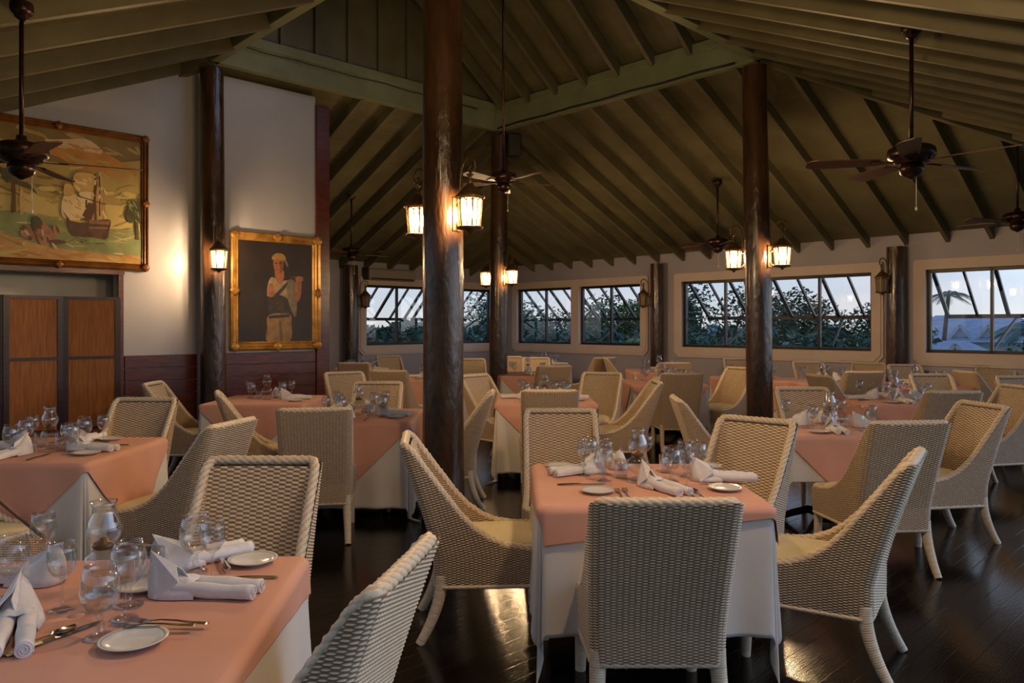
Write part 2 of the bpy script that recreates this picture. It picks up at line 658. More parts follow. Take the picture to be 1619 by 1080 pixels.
def window(name, along, fixed, a0, a1):
    """black framed window of 0.8 m lights and, outside, its pushed-out awning frame on stays"""
    n = max(2, round((a1 - a0) / 0.8))

    def P(a, t, z):
        return W(fixed + t, a, z) if along == 'Y' else W(a, fixed + t, z)

    def fn(a, t, z):
        return P(a, t, z)
    f = MB()
    b = 0.045
    f.box(a0, a1, 0.04, 0.10, W0, W0 + b, fn=fn)
    f.box(a0, a1, 0.04, 0.10, W1 - b, W1, fn=fn)
    for k in range(n + 1):
        a = a0 + (a1 - a0) * k / n
        w = b if k in (0, n) else b * 0.8
        lo = a if k == 0 else (a - w if k == n else a - w / 2)
        f.box(lo, lo + w, 0.04, 0.10, W0, W1, fn=fn)
    fo = struct(f.build(name, M['black']))
    for k in range(n):
        p, q = a0 + (a1 - a0) * k / n, a0 + (a1 - a0) * (k + 1) / n
        g = MB()
        g.add([fn(p, 0.07, W0), fn(q, 0.07, W0), fn(q, 0.07, W1), fn(p, 0.07, W1)], [(0, 1, 2, 3)])
        g.build('pane', M['pane'], fo)
    aw = MB()
    out, dn = 0.72, 0.67
    m = max(4, round((a1 - a0) / 0.40))
    for k in range(m + 1):
        a = a0 + 0.03 + (a1 - a0 - 0.06) * k / m
        aw.bar(P(a, 0.16, W1), P(a, 0.16 + out, W1 - dn), 0.05 if k % 2 == 0 else 0.032, 0.04)
    aw.bar(P(a0, 0.16 + out, W1 - dn), P(a1, 0.16 + out, W1 - dn), 0.05, 0.06)
    aw.bar(P(a0, 0.16, W1), P(a1, 0.16, W1), 0.05, 0.05)
    aw.build('awning_frame', M['black'], fo)
    for a, da in ((a0 + 0.75 * (a1 - a0), -0.12), (a0 + 0.2 * (a1 - a0), 0.12)):
        s = MB()
        s.bar(P(a, 0.14, W0 + 0.06), P(a + da, 0.14 + out, W1 - dn - 0.02), 0.03, 0.03)
        s.build('stay', M['black'], fo)
    return fo


for i, (a, b) in enumerate(WR):
    window('window_%d' % (i + 1), 'Y', WX, a, b)
for i, (a, b) in enumerate(WL):
    window('window_%d' % (i + 5), 'X', WY, a, b)

# the wall with the paintings: doorway behind the folding screen, wainscot, wooden end board
D0, D1, DZ = 0.6, 2.63, 2.05


def wall_top(X):
    return min(roof_z(X, PY), roof_z(X, PY + 0.15)) - 0.005


pw = MB()
for x0, x1, zb in ((-0.7, D0, 0), (D0, D1, DZ), (D1, RX0 - 0.2, 0), (RX0 - 0.2, PX - 0.16, 0)):
    zt = [wall_top(x0), wall_top(x1)]
    pw.add([(x, y, z) for y in (PY, PY + 0.15) for x, z in ((x0, zb), (x1, zb), (x1, zt[1]), (x0, zt[0]))],
           [(0, 1, 2, 3), (7, 6, 5, 4), (0, 4, 5, 1), (1, 5, 6, 2), (2, 6, 7, 3), (3, 7, 4, 0)])
struct(pw.build('wall_inner', M['wall'], rz=YAW))
rt = MB()
rt.box(PX - 0.15, PX, PY + 0.15, WY, 0, 2.78)
struct(rt.build('wall_return', M['wall_far'], rz=YAW))
ws = MB()
for x0, x1 in ((D1 + 0.06, RX0 - 0.1), (RX0 + 0.1, PX - 0.17)):
    for k in range(8):
        z0 = 0.02 + k * 0.145
        ws.box(x0, x1, PY - 0.03, PY - 0.001, z0, z0 + 0.138)
struct(ws.build('trim_5', M['wainscot'], rz=YAW, bevel=0.006))
eb = MB()
eb.box(PX - 0.16, PX + 0.03, PY - 0.04, PY + 0.16, 0, 4.36)
struct(eb.build('trim_6', M['wainscot'], rz=YAW, bevel=0.008))
dt = MB()
dt.box(D0 - 0.06, D1 + 0.06, PY - 0.03, PY + 0.02, DZ, DZ + 0.05)
dt.box(D1, D1 + 0.05, PY - 0.03, PY + 0.02, 0, DZ)
struct(dt.build('trim_7', M['wainscot'], rz=YAW))
# the dim passage behind the doorway
pr = MB()
pr.box(-0.4, 2.9, 9.28, 9.38, 0, 2.6)
pr.box(-0.5, -0.4, PY + 0.15, 9.6, 0, 2.6)
pr.box(2.9, 3.0, PY + 0.15, 9.6, 0, 2.6)
struct(pr.build('wall_passage', M['grey_room'], rz=YAW))
pc = MB()
pc.box(-0.4, 2.9, PY + 0.15, 9.28, 2.45, 2.5)
struct(pc.build('ceiling_passage', M['grey_room'], rz=YAW))

# ---- ceiling
UX = (RX0 + RX1) / 2
ZU, ZT = 4.90, 4.90 + 0.73 * (RX1 - RX0) / 2


def planks(name, quads, m):
    """roof planes 4 cm thick with UVs in metres: U up the slope, V along it"""
    me = bpy.data.meshes.new(name)
    vs, fs, uvs = [], [], []
    for q in quads:
        o = len(vs)
        a, b, c, d = [Vector(p) for p in q]          # a,b lower edge, c,d upper edge
        al = (b - a).normalized()
        nn = al.cross((d - a)).normalized()
        if nn.z < 0:
            nn = -nn
        upv = nn.cross(al)
        if upv.z < 0:
            upv = -upv
        n = len(q)
        vs += [Vector(p) for p in q] + [Vector(p) + nn * 0.04 for p in q]
        for idx in (tuple(range(n)), tuple(range(2 * n - 1, n - 1, -1))):
            fs.append(tuple(o + i for i in idx))
            uvs += [((vs[o + i] - a).dot(upv), (vs[o + i] - a).dot(al)) for i in idx]
        for i in range(n):
            j = (i + 1) % n
            fs.append((o + i, o + n + i, o + n + j, o + j))
            uvs += [(0.01, 0)] * 4
    me.from_pydata([tuple(v) for v in vs], [], fs)
    ul = me.uv_layers.new(name='UVMap')
    ul.data.foreach_set('uv', [c for p in uvs for c in p])
    me.materials.append(m)
    o = bpy.data.objects.new(name, me)
    COL.objects.link(o)
    o.rotation_euler = (0, 0, YAW)
    return struct(o)


planks('ceiling', [
    [(OX1, OY0, ZO), (OX1, OY1, ZO), (RX1, RY1, ZR), (RX1, RY0, ZR)],
    [(OX0, OY1, ZO), (OX1, OY1, ZO), (RX1, RY1, ZR), (RX0, RY1, ZR)],
    [(OX0, OY0, ZO), (OX0, OY1, ZO), (RX0, RY1, ZR), (RX0, RY0, ZR)],
    [(OX0, OY0, ZO), (OX1, OY0, ZO), (RX1, RY0, ZR), (RX0, RY0, ZR)],
    [(RX1 + 0.05, RY0, ZU), (RX1 + 0.05, RY1, ZU), (UX, RY1, ZT), (UX, RY0, ZT)],
    [(RX0 - 0.05, RY0, ZU), (RX0 - 0.05, RY1, ZU), (UX, RY1, ZT), (UX, RY0, ZT)]], M['ceiling'])
gb = MB()
for y in (RY1 - 0.0,):          # the near gable is left open to the sky
    gb.add([(x, yy, z) for yy in (y, y + 0.06) for x, z in ((RX0 - 0.05, ZU - 0.05), (RX1 + 0.05, ZU - 0.05), (RX1 + 0.05, ZU), (UX, ZT), (RX0 - 0.05, ZU))],
           [(0, 1, 2, 3, 4), (9, 8, 7, 6, 5)])
    for k in range(9):                                   # upright battens on the gable boards
        x = RX0 + 0.35 + k * 0.47
        zt = ZU + 0.73 * min(x - RX0, RX1 - x)
        yb = y - 0.02 if y > 6 else y + 0.08
        gb.box(x - 0.02, x + 0.02, yb - 0.02, yb + 0.02, ZU - 0.03, zt - 0.05)
struct(gb.build('wall_gable', M['rafter'], rz=YAW))

# ring beams on the four posts
for nm, a, b in (('ring_beam', (RX0, RY1), (RX1, RY1)), ('ring_beam', (RX1, RY1), (RX1, RY0)), ('ring_beam', (RX1, RY0), (RX0, RY0)), ('ring_beam', (RX0, RY0), (RX0, RY1))):
    m_ = MB()
    d = Vector((b[0] - a[0], b[1] - a[1], 0)).normalized() * 0.06
    m_.bar((a[0] - d.x, a[1] - d.y, 4.70), (b[0] + d.x, b[1] + d.y, 4.70), 0.11, 0.40)
    m_.bar((a[0] - d.x, a[1] - d.y, 4.835), (b[0] + d.x, b[1] + d.y, 4.835), 0.16, 0.12)
    struct(m_.build(nm, M['beam'], rz=YAW, bevel=0.006))

# rafters: every one an object of its own, cut to the hips
RD, RWD = 0.15, 0.055


def rafter(a, b, name='rafter', w=RWD, d=RD):
    m_ = MB()
    off = Vector((0, 0, -d / 2 - 0.002))
    m_.bar(Vector(a) + off, Vector(b) + off, w, d)
    return struct(m_.build(name, M['rafter'], rz=YAW))


STEP = 0.55
k = 0
y = OY0 + 0.3
while y < OY1 - 0.2:
    d = max(RY0 - y, y - RY1, 0)
    if d < 3.9:
        rafter((WX + 0.12, y, roof_z(WX + 0.12, 6)), (RX1 + max(d, 0.02), y, ZR - SL * d))
    y += STEP
y = OY0 + 0.5
while y < OY1 - 0.2:
    d = max(RY0 - y, y - RY1, 0)
    if d < 3.9:
        rafter((OX0 + 0.15, y, roof_z(OX0 + 0.15, 6)), (RX0 - max(d, 0.06), y, ZR - SL * max(d, 0.06)), w=0.075)
    y += 0.85
x = OX0 + 0.3
while x < OX1 - 0.2:
    d = max(RX0 - x, x - RX1, 0)
    if d < 3.9:
        if x > PX + 0.1:
            rafter((x, WY + 0.12, roof_z(6, WY + 0.12)), (x, RY1 + max(d, 0.02), ZR - SL * d))
        rafter((x, OY0 + 0.15, roof_z(6, OY0 + 0.15)), (x, RY0 - max(d, 0.02), ZR - SL * d))
    x += STEP
for (cx, cy, ox, oy) in ((RX1, RY1, OX1, OY1), (RX1, RY0, OX1, OY0), (RX0, RY1, OX0, OY1), (RX0, RY0, OX0, OY0)):
    rafter((ox, oy, ZO), (cx, cy, ZR), 'hip_rafter', 0.07, 0.19)
y = RY0 + 0.33
while y < RY1 - 0.1:
    rafter((RX1 - 0.05, y, ZU), (UX + 0.03, y, ZT - 0.02))
    rafter((RX0 + 0.05, y, ZU), (UX - 0.03, y, ZT - 0.02))
    y += STEP
rafter((UX, RY0, ZT + 0.02), (UX, RY1, ZT + 0.02), 'ridge_beam', 0.06, 0.22)

# ------------------------------------------------------------------ log posts
LANTERN_POSTS = {}


def log_post(name, label, x, y, h, r, seed, lean=(0, 0)):
    rng = np.random.default_rng(seed)
    n, m_ = 40, 60
    ph = rng.uniform(0, 6.28, 8)
    P = np.zeros((m_, n, 3))
    for i in range(m_):
        z = h * i / (m_ - 1)
        for k in range(n):
            a = 2 * PI * k / n
            rr = r * (1.04 - 0.07 * z / h) * (1 + 0.022 * math.sin(2 * a + ph[0] + z * 0.7) + 0.013 * math.sin(5 * a + ph[1] + z * 1.3)
                                              + 0.012 * math.sin(z * 3.1 + ph[2]) + 0.006 * math.sin(11 * a + z * 5 + ph[3]))
            P[i, k] = (lean[0] * z / h + rr * math.cos(a), lean[1] * z / h + rr * math.sin(a), z)
    mb = MB()
    mb.grid(P, closed_v=True)
    mb.add(P[-1].tolist(), [tuple(range(n))])
    o = mb.build(name, M['post'], loc=(x, y, 0))
    return tag(o, label, 'post')


FP = (-0.50, 5.50)
PM = W(RX1 - 0.02, RY1 - 0.02)
PR = W(RX1 - 0.02, RY0)
PL = W(RX0, RY1)
log_post('log_post', 'thickest dark log post, in front, carrying two lit lanterns', FP[0], FP[1], 4.42, 0.148, 1)
log_post('log_post', 'dark log post behind the thick front one, loudspeaker near its top', PM[0], PM[1], 4.42, 0.135, 2, (0.03, 0))
log_post('log_post', 'dark log post before the long double window, two lit lanterns on it', PR[0], PR[1], 4.42, 0.138, 3, (-0.07, 0))
log_post('log_post', 'dark log post between the ship painting and the portrait', PL[0], PL[1], 4.42, 0.132, 4, (-0.02, 0))
q = W(11.84, 4.12)
log_post('wall_post', 'dark wall post between the long window and the palm window', q[0], q[1], 2.66, 0.13, 5)
q = W(11.84, 8.35)
log_post('wall_post', 'dark wall post with an unlit lantern, left of the long window', q[0], q[1], 2.66, 0.125, 6)
q = W(7.9, 12.64)
log_post('wall_post', 'dark wall post beside the air conditioner', q[0], q[1], 2.66, 0.14, 7)

# ------------------------------------------------------------------ lanterns


def make_lantern(name, lit=True):
    """hexagonal carriage lantern; origin on the post face, +y points out of the post"""
    t = empty(name)
    cy = 0.155
    hexa = [(0.092 * math.cos(rad(60 * k)), cy + 0.092 * math.sin(rad(60 * k))) for k in range(6)]
    small = [(0.074 * math.cos(rad(60 * k)), cy + 0.074 * math.sin(rad(60 * k))) for k in range(6)]
    f = MB()
    for (a, b), (c, d) in zip(small, hexa):
        f.bar((a, b, -0.10), (c, d, 0.10), 0.010, 0.010)
    for k in range(6):
        a, b = hexa[k], hexa[(k + 1) % 6]
        f.bar((a[0], a[1], 0.10), (b[0], b[1], 0.10), 0.016, 0.02)
        am = ((a[0] + b[0]) / 2, (a[1] + b[1]) / 2)
        s0, s1 = small[k], small[(k + 1) % 6]
        sm = ((s0[0] + s1[0]) / 2, (s0[1] + s1[1]) / 2)
        f.bar((sm[0], sm[1], -0.10), (am[0], am[1], 0.10), 0.005, 0.005)
        arc = []
        for i in range(9):
            u = i / 8
            arc.append((a[0] + (b[0] - a[0]) * u, a[1] + (b[1] - a[1]) * u, 0.07 + 0.022 * abs(math.sin(2 * PI * u))))
        f.tube(arc, 0.004, 6)
    f.build('cage', M['bronze'], t)
    base = MB()
    base.lathe([(0.0, -0.155), (0.012, -0.15), (0.018, -0.138), (0.05, -0.125), (0.088, -0.118), (0.094, -0.108), (0.086, -0.10), (0.0, -0.10)], 24, c=(0, cy, 0))
    base.build('base', M['bronze'], t)
    rf = MB()
    rf.lathe([(0.106, 0.10), (0.108, 0.108), (0.075, 0.135), (0.048, 0.17), (0.026, 0.19), (0.018, 0.205), (0.024, 0.215), (0.012, 0.225), (0.010, 0.25), (0.026, 0.258), (0.026, 0.263), (0.008, 0.27), (0, 0.272)], 24, c=(0, cy, 0))
    rf.build('roof', M['bronze'], t)
    sc = MB()
    pts = [(0, 0.05, 0.06), (0, 0.045, 0.16), (0, 0.05, 0.26), (0, 0.07, 0.335), (0, 0.105, 0.375), (0, 0.15, 0.385), (0, 0.19, 0.365), (0, 0.205, 0.325), (0, 0.19, 0.29), (0, 0.16, 0.28), (0, 0.14, 0.298), (0, 0.148, 0.32), (0, 0.165, 0.32)]
    cr = []
    for i in range(len(pts) - 1):
        p0, p1, p2, p3 = [Vector(pts[max(0, min(len(pts) - 1, i + j))]) for j in (-1, 0, 1, 2)]
        for s in range(5):
            u = s / 5
            cr.append(0.5 * ((2 * p1) + (p2 - p0) * u + (2 * p0 - 5 * p1 + 4 * p2 - p3) * u * u + (3 * p1 - p0 - 3 * p2 + p3) * u ** 3))
    sc.tube(cr, 0.008, 8)
    sc.tube([(0, 0.158, 0.27), (0, 0.158, 0.30)], 0.006, 8)
    sc.tube([(0, 0.0, 0.06), (0, 0.05, 0.06)], 0.009, 8)
    sc.tube([(0, 0.0, -0.04), (0, 0.03, -0.09), (0, 0.08, -0.115)], 0.008, 8)
    sc.build('scroll_arm', M['bronze'], t)
    pl = MB()
    pl.box(-0.035, 0.035, -0.012, 0.012, -0.12, 0.12)
    pl.build('wall_plate', M['bronze'], t, bevel=0.006)
    for k in range(6):
        a, b, c, d = small[k], small[(k + 1) % 6], hexa[(k + 1) % 6], hexa[k]
        g = MB()
        s = 0.97
        q4 = [(a[0] * s, cy + (a[1] - cy) * s, -0.099), (b[0] * s, cy + (b[1] - cy) * s, -0.099), (c[0] * s, cy + (c[1] - cy) * s, 0.099), (d[0] * s, cy + (d[1] - cy) * s, 0.099)]
        g.add(q4, [(0, 1, 2, 3)])
        g.build('pane', M['lit_pane'] if lit else M['dull_pane'], t)
    bu = MB()
    bu.lathe([(0, -0.05), (0.012, -0.045), (0.019, -0.02), (0.014, 0.01), (0.004, 0.04), (0, 0.045)], 16, c=(0, cy, 0))
    bu.build('bulb', M['bulb'] if lit else M['china'], t)
    if lit:
        ld = bpy.data.lights.new('lamp_light', 'POINT')
        ld.energy = LANTERN_W
        ld.color = LANTERN_COL
        ld.shadow_soft_size = 0.05
        lo = bpy.data.objects.new('lamp_light', ld)
        COL.objects.link(lo)
        lo.parent = t
        lo.location = (0, cy, 0.0)
    return t


lit_lantern = make_lantern('wall_lantern')
dark_lantern = make_lantern('wall_lantern', False)


def hang(proto, px, py, r, ang_b, z, label):
    """on the face of a post; ang_b = outward direction in building degrees"""
    a = rad(ang_b) + YAW
    loc = (px + math.cos(a) * r, py + math.sin(a) * r, z)
    return stamp(proto, loc, a - PI / 2, label, 'lantern', 'lanterns on the posts')


hang(lit_lantern, FP[0], FP[1], 0.145, -90, 2.29, 'larger lit bronze lantern on the right of the thick front post')
hang(lit_lantern, FP[0], FP[1], 0.145, 90, 2.29, 'lit bronze lantern half hidden on the left of the thick front post')
hang(lit_lantern, PR[0] - 0.035, PR[1], 0.14, -90, 2.27, 'lit lantern on the right of the post before the long window')
hang(lit_lantern, PR[0] - 0.035, PR[1], 0.14, 90, 2.27, 'lit lantern on the left of the post before the long window')
hang(lit_lantern, PM[0] + 0.015, PM[1], 0.14, -90, 2.24, 'lit lantern right of the far post with the loudspeaker')
hang(lit_lantern, PM[0] + 0.015, PM[1], 0.14, 90, 2.24, 'lit lantern left of the far post with the loudspeaker')
hang(lit_lantern, PL[0] - 0.01, PL[1], 0.135, -100, 2.24, 'lit lantern on the post beside the portrait')
q = W(11.84, 8.35)
hang(dark_lantern, q[0], q[1], 0.12, 150, 1.98, 'unlit lantern on the wall post left of the long window')
q = W(7.9, 12.64)
hang(dark_lantern, q[0], q[1], 0.13, -20, 1.98, 'unlit lantern on the wall post beside the air conditioner')
q = W(11.84, 4.12)
hang(dark_lantern, q[0], q[1], 0.125, 160, 2.1, 'small dull lantern on the wall post between the long and palm windows')

# ------------------------------------------------------------------ ceiling fans


def make_fan(rod):
    """origin at the ceiling; rod = length down to the motor"""
    t = empty('ceiling_fan')
    c = MB()
    c.lathe([(0, 0.02), (0.062, 0.02), (0.066, 0.0), (0.066, -0.03), (0.058, -0.05), (0.045, -0.058), (0.04, -0.075), (0.022, -0.088), (0.012, -0.09)], 28)
    c.build('canopy', M['fan'], t)
    r = MB()
    r.tube([(0, 0, -0.08), (0, 0, -rod)], 0.0135, 12)
    r.build('downrod', M['fan'], t)
    m_ = MB()
    z = -rod
    m_.lathe([(0.015, z + 0.05), (0.028, z + 0.045), (0.03, z + 0.02), (0.055, z + 0.005), (0.115, z - 0.005), (0.142, z - 0.02), (0.148, z - 0.04), (0.148, z - 0.07), (0.14, z - 0.085), (0.118, z - 0.095), (0.11, z - 0.115), (0.085, z - 0.125), (0.06, z - 0.13)], 36)
    m_.build('motor', M['fan'], t)
    s = MB()
    s.lathe([(0.062, z - 0.125), (0.075, z - 0.135), (0.078, z - 0.16), (0.066, z - 0.19), (0.045, z - 0.205), (0.03, z - 0.21), (0.012, z - 0.222), (0, z - 0.224)], 28)
    s.build('switch_cup', M['fan'], t)
    for k in range(5):
        a = rad(72 * k + 17)
        ca, sa = math.cos(a), math.sin(a)

        def fn(u, v, w, ca=ca, sa=sa):
            return (u * ca - v * sa, u * sa + v * ca, z - 0.105 + w + 0.19 * v)
        br = MB()
        br.prism([(0.09, -0.014), (0.17, -0.012), (0.2, -0.03), (0.25, -0.038), (0.26, 0.0), (0.25, 0.038), (0.2, 0.03), (0.17, 0.012), (0.09, 0.014)], -0.008, -0.002, fn=fn)
        bo = None
        bl = MB()
        bl.prism([(0.2, -0.052), (0.4, -0.064), (0.6, -0.07), (0.645, -0.06), (0.665, -0.03), (0.665, 0.03), (0.645, 0.06), (0.6, 0.07), (0.4, 0.064), (0.2, 0.052)], -0.002, 0.005, fn=fn)
        bo = bl.build('blade', M['blade'], t)
        br.build('blade_iron', M['fan'], bo)
    ch = MB()
    ch.tube([(0.05, 0.02, z - 0.19), (0.05, 0.02, z - 0.40)], 0.0025, 6)
    ch.lathe([(0, 0), (0.006, 0.004), (0.008, 0.016), (0.004, 0.028), (0, 0.03)], 10, c=(0.05, 0.02, z - 0.43))
    ch.build('pull_chain', M['china'], t)
    return t


def fan(X, Y, z, rod, yaw, label):
    f = make_fan(rod)
    f.location = W(X, Y, z)     # canopy on the sloping boards
    f.rotation_euler = (0, 0, rad(yaw))
    tag(f, label, 'fan', 'bronze ceiling fans')


fan(5.43, 1.79, 3.50, 0.80, 8, 'large bronze ceiling fan hanging before the palm window')
fan(UX, 6.13, ZT - 0.1, 3.22, 0, 'ceiling fan on the long rod hung from the ridge, before the loudspeaker post')
fan(6.7, 10.7, 3.63, 0.86, 20, 'small far ceiling fan above the air conditioner')
fan(10.05, 6.0, 3.65, 0.85, 40, 'far ceiling fan left of the post before the long window')
fan(10.06, 2.2, 3.64, 0.86, 30, 'ceiling fan cut by the right edge, above the palm window')
fan(1.07, 5.44, 3.46, 0.84, 10, 'ceiling fan in front of the ship painting')

# unseen globe lamps, added under the near roof slope for warm light
gl0 = empty('added_ceiling_lamp')
b = MB()
b.lathe([(0, 0.0), (0.06, 0.0), (0.062, -0.02), (0.03, -0.04), (0.012, -0.05), (0.012, -0.30), (0.035, -0.31), (0.04, -0.335), (0, -0.335)], 24)
b.build('stem', M['bronze'], gl0)
b = MB()
b.lathe([(0.04, -0.33), (0.07, -0.35), (0.092, -0.395), (0.095, -0.43), (0.08, -0.48), (0.045, -0.51), (0, -0.52)], 28)
b.build('globe', M['lit_pane'], gl0)
for gx, gy, pw_, lab in ((-0.9, 2.62, CEILING_W[0], 'added unseen globe lamp under the roof above the lower left table'), (0.95, 2.62, CEILING_W[1], 'added unseen globe lamp under the roof above the nearest chair')):
    bX, bY = IB(gx, gy)
    gl_ = stamp(gl0, (gx, gy, roof_z(bX, bY) - 0.01), 0, lab, 'lamp', 'added globe lamps under the near roof')
    ld = bpy.data.lights.new('lamp_light', 'POINT')
    ld.energy = pw_
    ld.color = CEILING_COL
    ld.shadow_soft_size = 0.09
    lo = bpy.data.objects.new('lamp_light', ld)
    COL.objects.link(lo)
    lo.parent = gl_
    lo.location = (0, 0, -0.42)

# ------------------------------------------------------------------ things on walls and posts
# loudspeaker on the far post
sp = empty('wall_speaker', (PM[0] + 0.24, PM[1] - 0.02, 4.28), rad(18))
b = MB()
b.prism([(-0.11, -0.08), (0.11, -0.08), (0.09, 0.09), (-0.09, 0.09)], -0.17, 0.17)
b.build('body', M['speaker'], sp, bevel=0.012)
b = MB()
b.box(-0.09, 0.09, -0.092, -0.082, -0.15, 0.15)
b.build('grille', M['plastic_dark'], sp, bevel=0.004)
b = MB()
b.box(-0.16, -0.085, -0.02, 0.02, -0.03, 0.03)
b.build('bracket', M['iron'], sp)
tag(sp, 'black loudspeaker high on the far dark log post', 'speaker')

# air conditioner
ac = empty('air_conditioner', W(8.85, WY - 0.005, 2.40), YAW)
b = MB()
b.prism([(0, 0.0), (-0.17, 0.0), (-0.2, 0.04), (-0.205, 0.20), (-0.18, 0.235), (0, 0.24)], -0.56, 0.56, fn=lambda y_, z_, x_: (x_, y_, z_))
b.build('casing', M['plastic'], ac, bevel=0.01)
b = MB()
b.box(-0.5, 0.5, -0.208, -0.196, 0.015, 0.045)
b.build('air_outlet', M['plastic_dark'], ac)
b = MB()
b.prism([(0, 0.0), (-0.172, 0.0), (-0.202, 0.04), (-0.207, 0.20), (-0.182, 0.237), (0, 0.242)], -0.60, -0.562, fn=lambda y_, z_, x_: (x_, y_, z_))
b.build('end_cap', M['plastic_dark'], ac)
tag(ac, 'long wall air conditioner above the left window', 'air conditioner')

# folding screen before the doorway
fsr = empty('folding_screen', W(1.62, PY - 0.45, 0), YAW)
xs = [-1.14, -0.63, -0.12, 0.39, 0.90]
for k in range(4):
    x0, x1 = xs[k], xs[k + 1]
    y0, y1 = (0.0, 0.06) if k % 2 == 0 else (0.06, 0.0)
    L = math.hypot(x1 - x0, y1 - y0)
    an = math.atan2(y1 - y0, x1 - x0)

    def fn(u, v, w, x0=x0, y0=y0, an=an):
        return (x0 + u * math.cos(an) - v * math.sin(an), y0 + u * math.sin(an) + v * math.cos(an), w)
    leafm = MB()
    H = 1.79
    for u in (0.0, L - 0.05):
        leafm.box(u, u + 0.05, -0.02, 0.02, 0.0, H, fn=fn)
    for z0 in (0.12, 0.46, 1.165, H - 0.03):
        leafm.box(0.05, L - 0.05, -0.018, 0.018, z0, z0 + 0.03, fn=fn)
    lf = leafm.build('leaf_frame', M['screen_frame'], fsr)
    for z0, z1 in ((0.15, 0.46), (0.49, 1.165), (1.195, H - 0.03)):
        pm = MB()
        pm.box(0.05, L - 0.05, -0.008, 0.008, z0, z1, fn=fn)
        pm.build('infill_panel', M['screen_panel'], lf)
tag(fsr, 'dark framed folding screen with amber reed panels before the doorway', 'screen')

# paintings -------------------------------------------------------------------


def painting(name, label, X0, X1, Z0, Z1, fw, gold, bg, shapes, cat='painting'):
    """canvas of painted flat patches in a moulded gilt frame, hung on the inner wall"""
    t = empty(name, W((X0 + X1) / 2, PY - 0.002, Z0), YAW)
    w, h = X1 - X0, Z1 - Z0
    f = MB()
    prof = [(0.0, 0.0), (0.0, 0.05), (0.18, 0.062), (0.3, 0.045), (0.55, 0.05), (0.7, 0.032), (0.85, 0.036), (1.0, 0.02), (1.0, 0.0)]
    rings = []
    for u, d in prof:
        s = u * fw
        rings.append([(-w / 2 + s, -d, s), (w / 2 - s, -d, s), (w / 2 - s, -d, h - s), (-w / 2 + s, -d, h - s)])
    f.grid(np.array(rings), closed_v=True, smooth=False)
    fo = f.build('frame', gold, t)
    for px, pz in ((0, fw * 0.4), (0, h - fw * 0.4), (-w / 2 + fw * 0.4, h / 2), (w / 2 - fw * 0.4, h / 2), (-w / 2 + fw * .45, fw * .45), (w / 2 - fw * .45, fw * .45), (-w / 2 + fw * .45, h - fw * .45), (w / 2 - fw * .45, h - fw * .45)):
        orn = MB()
        P = []
        for i in range(7):
            ring = []
            for k in range(12):
                a, rr = 2 * PI * k / 12, fw * 0.55 * math.cos(PI / 2 * i / 6.5) * (1 + 0.12 * math.cos(4 * 2 * PI * k / 12))
                ring.append((px + rr * math.cos(a), -0.055 - 0.02 * math.sin(PI / 2 * i / 6), pz + rr * math.sin(a)))
            P.append(ring)
        orn.grid(np.array(P), closed_v=True)
        orn.build('ornament', gold, fo)
    c = MB()
    iw, ih = w - 2 * fw, h - 2 * fw
    mats = [bg]
    c.add([(-iw / 2, -0.018, fw), (iw / 2, -0.018, fw), (iw / 2, -0.018, fw + ih), (-iw / 2, -0.018, fw + ih)], [(0, 1, 2, 3)], 0)
    for i, (poly, m_) in enumerate(shapes):
        if m_ not in mats:
            mats.append(m_)
        c.add([(-iw / 2 + u * iw, -0.0184 - 0.00005 * i, fw + v * ih) for u, v in poly], [tuple(range(len(poly)))], mats.index(m_))
    c.build('canvas', mats, t)
    return tag(t, label, cat)


def pnt(name, a, b, s=9.0):
    return mat('paint_' + name, lin(a), lin(b), s, rough=0.45, bump=0.15, bscale=60, bdist=0.002)


def smooth_poly(pts, n=4):
    """rounded outline through the points"""
    out = []
    m_ = len(pts)
    for i in range(m_):
        p0, p1, p2, p3 = [np.array(pts[(i + j) % m_]) for j in (-1, 0, 1, 2)]
        for s in range(n):
            u = s / n
            out.append(tuple(0.5 * ((2 * p1) + (p2 - p0) * u + (2 * p0 - 5 * p1 + 4 * p2 - p3) * u * u + (3 * p1 - p0 - 3 * p2 + p3) * u ** 3)))
    return out


def N(pts, x0, x1, y0, y1, sm=True):
    q_ = [((x - x0) / (x1 - x0), (y1 - y) / (y1 - y0)) for x, y in pts]
    q_ = [(min(max(u, 0.0), 1.0), min(max(v, 0.0), 1.0)) for u, v in q_]
    r_ = smooth_poly(q_) if sm else q_
    return [(min(max(u, 0.0), 1.0), min(max(v, 0.0), 1.0)) for u, v in r_]


def S(pts, sm=True):
    return N(pts, -284, 875, 128, 965, sm)


sky_am = pnt('amber_sky', '#a58c46', '#bba25c', 3)
cl_or = pnt('orange_cloud', '#b0752a', '#c88f44', 4)
cl_pk = pnt('pale_cloud', '#cdb08a', '#d8bd98', 4)
haze = pnt('yellow_haze', '#c9b268', '#d6bf78', 3)
sea = pnt('sea_green', '#7c8450', '#949e68', 6)
sand = pnt('ochre_sand', '#bd8a44', '#d0a25e', 6)
hull = pnt('hull_brown', '#4c2f1c', '#6a452c', 14)
hull2 = pnt('hull_stripe', '#80583a', '#9a7350', 20)
sail = pnt('sail_cream', '#e3c894', '#ecd6a8', 10)
sail2 = pnt('sail_tan', '#c9a05c', '#dbb572', 10)
mast = pnt('mast_brown', '#54341e', '#6b4528', 10)
palm_d = pnt('palm_dark', '#3c3a22', '#57512e', 12)
rose = pnt('figure_rose', '#9a6048', '#b98266', 14)
dark_sky = pnt('umber_sky', '#745c2e', '#8c743c', 4)
